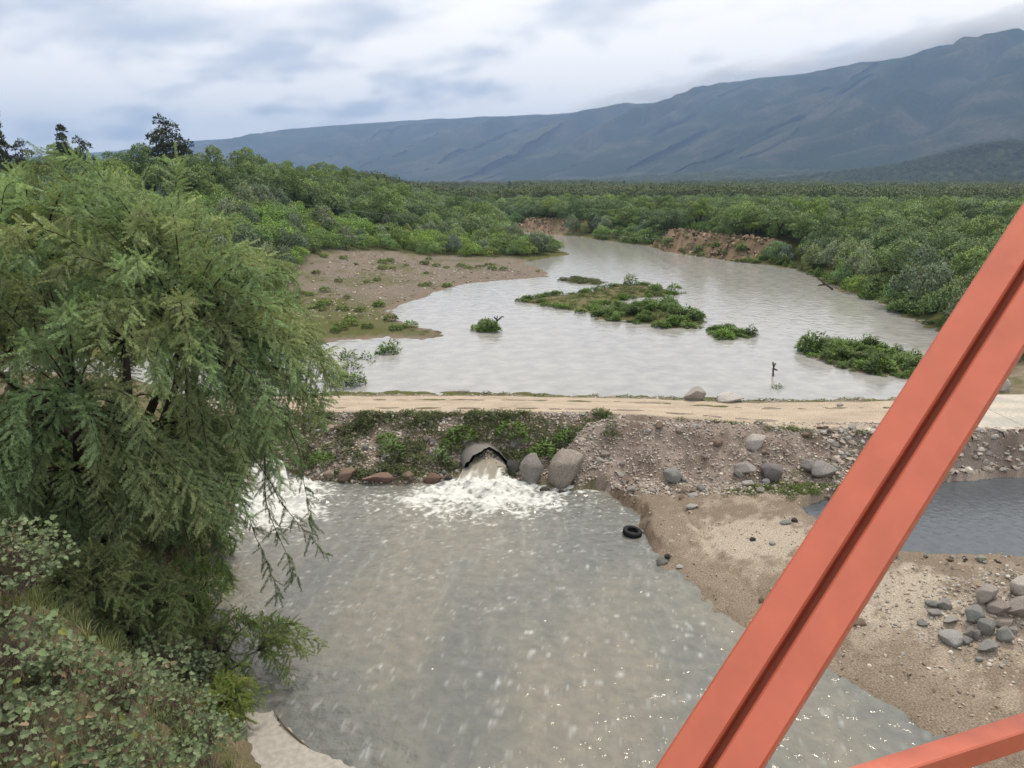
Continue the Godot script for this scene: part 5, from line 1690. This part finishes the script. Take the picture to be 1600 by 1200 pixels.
# ---------------------------------------------------------------- built things
func make_culvert() -> void:
	var at := Vector2(-1.16, -29.83)
	var o := thing("culvert_pipe", Vector3(at.x, 0.42, at.y - 0.55), "broken concrete culvert pipe pouring water out of the causeway", "pipe")
	o.rotation = Vector3(0.06, 0.22, 0)
	var s := Shape.new()
	var sides := 40
	var rows := 9
	for layer in 2:
		var base := s.v.size()
		var rad := 0.74 if layer == 0 else 0.62
		for j in rows:
			for i in sides + 1:
				var an := TAU * i / sides
				var rag := 0.3 * nz.get_noise_2d(i * 1.1, 5.0) - 0.85 * pow(maxf(0.0, sin(an + 0.2)), 2.0) + 0.1 * cos(an * 3.0)
				var z := lerpf(-2.6, 0.55 + rag, float(j) / (rows - 1))
				var sq := 1.0 - 0.06 * cos(an - 0.6) + 0.05 * nz.get_noise_2d(cos(an) * 4.0 + z * 2.0, sin(an) * 4.0)
				s.v.append(Vector3(cos(an) * rad * 1.3 * sq, sin(an) * rad * 0.68 * sq, z))
				s.n.append(Vector3(cos(an), sin(an), 0) * (1.0 if layer == 0 else -1.0))
				s.c.append(Color(1, 1, 1) * (1.0 + 0.2 * nz.get_noise_2d(an * 3.0, z * 4.0)))
		for j in rows - 1:
			for i in sides:
				var k := base + j * (sides + 1) + i
				var q := [k, k + sides + 1, k + 1, k + 1, k + sides + 1, k + sides + 2] if layer == 0 else [k, k + 1, k + sides + 1, k + 1, k + sides + 2, k + sides + 1]
				for t in q: s.idx.append(t)
	var shell := put("shell", s.mesh(M.pipe), o)
	shell.name = "shell"
	var lip := Shape.new()
	var off := rows * (sides + 1)
	for i in sides:
		var a := (rows - 1) * (sides + 1) + i
		lip.flat_quad(s.v[a], s.v[a + 1], s.v[off + a + 1], s.v[off + a], Color(1.25, 1.2, 1.15))
	for i in lip.n.size():
		if lip.n[i].z < 0.0: lip.n[i] = -lip.n[i]
	put("broken_lip", lip.mesh(M.pipe), o)
	# the tongue of water
	var w := Shape.new()
	var nu := 36
	var nv := 60
	for j in nv + 1:
		var t := float(j) / nv
		var fall := maxf(0.0, t - 0.42) / 0.58
		var z := lerpf(-2.2, 1.55, t)
		var y := 0.5 - 0.05 * t - 0.58 * fall * fall
		for i in nu + 1:
			var u := lerpf(-1.0, 1.0, float(i) / nu)
			var wide := 0.74 + 0.5 * fall
			var x := u * wide + 0.12 * fall
			var tex := nz.get_noise_2d(x * 7.0, z * 2.0)
			var yy := y + 0.05 * tex * (0.3 + fall) - 0.1 * u * u * fall
			w.v.append(Vector3(at.x + x - z * 0.12, yy, at.y + z))
			w.n.append(Vector3.UP)
			var white := smoothstep(0.4, 1.1, fall * 1.15 + 0.5 * tex + 0.25 * nz.get_noise_2d(x * 16.0, z * 7.0) + 0.25 * absf(u) * fall)
			w.c.append(mixc(Color(0.24, 0.22, 0.18), Color(0.6, 0.61, 0.585), white))
	for j in nv:
		for i in nu:
			var k := j * (nu + 1) + i
			for q in [k, k + 1, k + nu + 1, k + 1, k + nu + 2, k + nu + 1]: w.idx.append(q)
	w.smooth_normals()
	tag(put("outfall_water", w.mesh(M.foam)), "", "", "", "structure")
	# the other outfall, half hidden by the drooping tree: a sheet sliding down the slope
	w = Shape.new()
	var top := Vector3(-10.09, 0.85, -28.96)
	for j in 41:
		var t := j / 40.0
		for i in 25:
			var u := lerpf(-1.0, 1.0, i / 24.0)
			var x := top.x + u * (0.55 + 0.7 * t) + 0.3 * t
			var z := top.z - 0.5 + 2.1 * t
			var tex := nz.get_noise_2d(x * 6.0, z * 5.0)
			w.v.append(Vector3(x, lerpf(0.95, -0.06, smoothstep(0.1, 1.0, t)) + 0.12 * tex - 0.16 * u * u, z))
			w.n.append(Vector3.UP)
			w.c.append(mixc(Color(0.26, 0.24, 0.2), Color(0.6, 0.61, 0.585), smoothstep(-0.25, 0.2, tex + 0.4 * nz.get_noise_2d(x * 15.0, z * 14.0) + 0.1)))
	for j in 40:
		for i in 24:
			var k := j * 25 + i
			for q in [k, k + 1, k + 25, k + 1, k + 26, k + 25]: w.idx.append(q)
	w.smooth_normals()
	tag(put("cascade_water", w.mesh(M.foam)), "", "", "", "structure")

func make_tyre() -> void:
	var at := Vector2(4.24, -24.30)
	var o := thing("car_tyre", Vector3(at.x, 0.09, at.y), "old black car tyre lying at the pool edge on the sand", "tyre")
	o.rotation = Vector3(0.12, 0.3, -0.1)
	var prof := [Vector2(0.19, -0.05), Vector2(0.2, -0.085), Vector2(0.25, -0.1), Vector2(0.3, -0.095), Vector2(0.325, -0.07), Vector2(0.332, -0.02), Vector2(0.332, 0.02), Vector2(0.325, 0.07), Vector2(0.3, 0.095), Vector2(0.25, 0.1), Vector2(0.2, 0.085), Vector2(0.19, 0.05), Vector2(0.215, 0.04), Vector2(0.3, 0.06), Vector2(0.31, 0.0), Vector2(0.3, -0.06), Vector2(0.215, -0.04)]
	var s := Shape.new()
	var n := 48
	var m := prof.size()
	for i in n:
		var an := TAU * i / n
		for p in prof:
			s.v.append(Vector3(cos(an) * p.x, p.y, sin(an) * p.x))
			s.n.append(Vector3.UP)
			s.c.append(Color(1, 1, 1))
	for i in n:
		for k in m:
			var a := i * m + k
			var b := i * m + (k + 1) % m
			var c := ((i + 1) % n) * m + k
			var d := ((i + 1) % n) * m + (k + 1) % m
			for q in [a, c, b, b, c, d]: s.idx.append(q)
	s.smooth_normals()
	put("casing", s.mesh(M.rubber), o)
	var tr := Shape.new()
	for i in 56:
		var an := TAU * i / 56.0
		var d := Vector3(cos(an), 0, sin(an))
		var t := Vector3(-sin(an), 0, cos(an))
		for y in [-0.045, 0.045]:
			tr.bar(d * 0.322 + Vector3(0, y - 0.028, 0), d * 0.322 + Vector3(0, y + 0.028, 0), t * 0.022, d * 0.034, Color(1, 1, 1))
	put("tread", tr.mesh(M.rubber), o)

func make_ford() -> void:
	var o := thing("concrete_ford", Vector3.ZERO, "pale concrete ford slab with a vertical edge above the pond", "slab")
	var cut := [19.2, 21.75, 27.0, 36.0]
	for k in 3:
		var s := Shape.new()
		var x0: float = cut[k] + 0.012
		var x1: float = cut[k + 1] - 0.012
		var front0 := -30.0 - 0.1 * k
		var n := 14
		var m := 12
		for j in m + 1:
			for i in n + 1:
				var x := lerpf(x0, x1, float(i) / n)
				var z := lerpf(front0 - 0.06 * (x - 18.0), -35.4, float(j) / m)
				s.v.append(Vector3(x, 1.98 + 0.02 * nz.get_noise_2d(x * 1.4, z * 1.4) - (0.02 if j == 0 else 0.0), z))
				s.n.append(Vector3.UP)
				var dusty := smoothstep(-0.2, 0.25, nz.get_noise_2d(x * 0.8, z * 1.6))
				s.c.append(mixc(Color(0.42, 0.4, 0.36), Color(0.53, 0.48, 0.41), dusty))
		for j in m:
			for i in n:
				var q := j * (n + 1) + i
				for t in [q, q + n + 1, q + 1, q + 1, q + n + 1, q + n + 2]: s.idx.append(t)
		s.smooth_normals()
		for i in n:      # front wall and ends
			var a := s.v[i]
			var b := s.v[i + 1]
			s.quad(a, b, Vector3(b.x, 0.7, b.z + 0.03), Vector3(a.x, 0.7, a.z + 0.03), Vector3(0, 0.03, 1).normalized(), Color(0.42, 0.4, 0.36) * (1.0 + 0.25 * nz.get_noise_2d(a.x * 3.0, 1.0)))
		var l0 := s.v[0]
		var r0 := s.v[n]
		s.quad(l0, Vector3(x0, 1.98, -35.4), Vector3(x0, 0.7, -35.4), Vector3(x0, 0.7, l0.z + 0.03), Vector3.LEFT, Color(0.42, 0.4, 0.36))
		s.quad(r0, Vector3(x1, 1.98, -35.4), Vector3(x1, 0.7, -35.4), Vector3(x1, 0.7, r0.z + 0.03), Vector3.RIGHT, Color(0.42, 0.4, 0.36))
		put("slab", s.mesh(M.concrete), o)

func make_apron() -> void:
	var top: PackedVector2Array = PackedVector2Array([Vector2(-7.02, -13.95), Vector2(-6.61, -14.72), Vector2(-6.02, -14.94), Vector2(-5.63, -14.98), Vector2(-5.22, -14.51), Vector2(-4.64, -13.95), Vector2(-3.82, -13.45), Vector2(-3.06, -13.06), Vector2(-2.02, -12.19), Vector2(-2.82, -11.16), Vector2(-5.29, -11.16)])
	var fine := PackedVector2Array()
	for i in top.size():
		for k in 6:
			var e := top[i].lerp(top[(i + 1) % top.size()], k / 6.0)
			fine.append(e + Vector2(nz.get_noise_2d(e.x * 6.0, e.y * 6.0), nz.get_noise_2d(e.x * 6.0 + 50.0, e.y * 6.0)) * 0.16)
	top = fine
	var s := Shape.new()
	var tri := Geometry2D.triangulate_polygon(top)
	for t in range(0, tri.size(), 3):
		s.tri(Vector3(top[tri[t]].x, 0.12, top[tri[t]].y), Vector3(top[tri[t + 1]].x, 0.12, top[tri[t + 1]].y), Vector3(top[tri[t + 2]].x, 0.12, top[tri[t + 2]].y), Vector3.UP, Color(0.4, 0.38, 0.34))
	var mid := Vector2.ZERO
	for p in top: mid += p / top.size()
	for i in top.size():
		var a := top[i]
		var b := top[(i + 1) % top.size()]
		var out := Vector2((b - a).y, -(b - a).x).normalized()
		if out.dot(a - mid) < 0.0: out = -out
		var a2 := a + out * 0.1
		var b2 := b + out * 0.1
		s.quad(Vector3(a.x, 0.12, a.y), Vector3(b.x, 0.12, b.y), Vector3(b2.x, -0.5, b2.y), Vector3(a2.x, -0.5, a2.y), Vector3(out.x, 0.3, out.y).normalized(), Color(0.4, 0.38, 0.34))
	var o := put("stone_apron", s.mesh(M.concrete))
	tag(o, "pale smooth slab at the water's edge below the left bushes", "slab")
	rock("stone", "white stone at the corner of the pale slab", Vector2(-5.67, -14.69), Vector3(0.2, 0.16, 0.16), Color(0.62, 0.62, 0.6), 0.2, -0.1)
	var st := Shape.new()
	st.tube(PackedVector3Array([Vector3(-5.51, 0.16, -14.89), Vector3(-5.12, 0.16, -14.40), Vector3(-4.64, 0.14, -13.96), Vector3(-4.43, 0.10, -13.81)]), PackedFloat32Array([0.012, 0.022, 0.025, 0.015]), 5, Color(0.8, 0.75, 0.7))
	tag(put("driftwood_stick", st.mesh(M.twig)), "thin dark stick along the edge of the pale slab", "stick")

func make_bridge() -> void:
	var a := Vector3(0.458, 10.686, -1.460)
	var b := Vector3(1.358, 11.764, -2.007)
	var ax := (b - a).normalized()
	var o := thing("bridge_truss", Vector3.ZERO, "orange-red painted steel bridge truss crossing the right foreground", "bridge")
	var low := a - ax * 1.3
	var high := b + ax * 1.8
	var to_eye := (Vector3(0, 12, 0) - (a + b) * 0.5).normalized()
	var face := (to_eye - ax * to_eye.dot(ax)).normalized()
	var wide := ax.cross(face).normalized()      # towards the lower right of the picture
	if wide.x < 0.0: wide = -wide
	face = face.rotated(ax, 0.0)
	var tilt := 0.16
	var f2 := (face * cos(tilt) - wide * sin(tilt)).normalized()
	var w2 := (wide * cos(tilt) + face * sin(tilt)).normalized()
	var s := Shape.new()
	s.bar(low - w2 * 0.0522, high - w2 * 0.0522, w2 * 0.083, f2 * 0.05, Color(1, 1, 1))
	put("diagonal_bar", s.mesh(M.paint), o)
	s = Shape.new()
	s.bar(low + w2 * 0.0522, high + w2 * 0.0522, w2 * 0.083, f2 * 0.05, Color(1, 1, 1))
	put("diagonal_bar", s.mesh(M.paint), o)
	s = Shape.new()
	s.bar(low - f2 * 0.06, high - f2 * 0.06, w2 * 0.15, f2 * 0.012, Color(1, 1, 1))
	put("tie_plate", s.mesh(M.paint), o)
	# lower rail of square tube
	var r0 := Vector3(0.90, 10.72, -1.42)
	var r1 := Vector3(1.21, 10.72, -1.53)
	var along := (r1 - r0).normalized()
	var side := Vector3.UP.cross(along).normalized()
	if side.z < 0.0: side = -side                # towards the camera
	var q := Shape.new()
	q.bar(r0 - along * 1.6 - side * 0.026 - Vector3(0, 0.03, 0), r1 + along * 2.0 - side * 0.026 - Vector3(0, 0.03, 0), side * 0.052, Vector3.UP * 0.06, Color(1, 1, 1))
	put("lower_rail", q.mesh(M.paint), o)

func make_cable_and_snags() -> void:
	var s := Shape.new()
	var a := Vector3(-31, 9.5, -103)
	var b := Vector3(22.343, 3.859, -113.770)
	b += (b - a) * 0.05
	var pts := PackedVector3Array()
	var rad := PackedFloat32Array()
	for i in 31:
		var t := i / 30.0
		pts.append(a.lerp(b, t) - Vector3(0, 4.0 * t * (1.0 - t) * 0.5, 0))
		rad.append(0.014)
	s.tube(pts, rad, 5, Color(1, 1, 1))
	tag(put("overhead_cable", s.mesh(M.cable)), "thin grey cable strung across the river in the distance", "cable")
	var snag := func(at: Vector3, label: String, arms: Array, thick: float) -> void:
		var w := Shape.new()
		for q in arms:
			var p := PackedVector3Array()
			for v in q: p.append(v)
			var r := PackedFloat32Array()
			for i in p.size(): r.append(thick * (1.0 - 0.7 * i / p.size()))
			w.tube(p, r, 5, Color(0.45, 0.42, 0.4))
		var o := put("driftwood_snag", w.mesh(M.twig))
		o.position = at
		tag(o, label, "snag")
	snag.call(Vector3(-1.36, 1.35, -56.21), "dark forked snag beside the bush on the tiny islet", [[Vector3(0, 0, 0), Vector3(0.2, 0.5, 0), Vector3(0.25, 0.9, 0)], [Vector3(0.2, 0.5, 0), Vector3(0.6, 0.85, 0), Vector3(0.75, 0.82, 0)], [Vector3(0.22, 0.6, 0), Vector3(0, 0.85, 0.1)]], 0.07)
	snag.call(Vector3(14.72, 1.35, -41.14), "dark snag poking out of the river behind the lone bush", [[Vector3(0, 0, 0), Vector3(-0.05, 0.5, 0), Vector3(0.06, 0.85, 0)], [Vector3(0, 0.5, 0), Vector3(0.2, 0.42, 0)], [Vector3(-0.02, 0.62, 0), Vector3(-0.1, 0.9, 0)]], 0.06)
	snag.call(Vector3(31.90, 1.50, -76.27), "bare dead branch leaning out from the right shore", [[Vector3(0.6, 0, 0), Vector3(-0.2, 0.5, 0), Vector3(-1.1, 1.2, 0)], [Vector3(-0.2, 0.5, 0), Vector3(-0.9, 0.4, 0)]], 0.12)

func _ready() -> void:
	rng.seed = 20240
	nz.seed = 7
	nz.noise_type = FastNoiseLite.TYPE_SIMPLEX_SMOOTH
	nz.frequency = 0.35
	nz.fractal_octaves = 3
	rdg.seed = 17
	rdg.noise_type = FastNoiseLite.TYPE_SIMPLEX_SMOOTH
	rdg.frequency = 0.5
	rdg.fractal_type = FastNoiseLite.FRACTAL_RIDGED
	rdg.fractal_octaves = 3
	make_sky()
	print("sky ", Time.get_ticks_msec())
	make_materials()
	make_fields()
	make_ground()
	print("ground ", Time.get_ticks_msec())
	make_road()
	make_waters()
	make_mountains()
	make_cap_cloud()
	print("waters ", Time.get_ticks_msec())
	make_bridge()
	make_kinds()
	make_thickets()
	make_skyline_trees()
	print("thickets ", Time.get_ticks_msec())
	make_twigs()
	make_near_tree()
	make_left_bank_plants()
	print("near ", Time.get_ticks_msec())
	make_culvert()
	make_ford()
	make_apron_after()
	make_tyre()
	make_gravel()
	make_weeds()
	make_cable_and_snags()
	print("done ", Time.get_ticks_msec())

func make_apron_after() -> void:
	make_rock_shapes()
	make_apron()
	make_rocks()
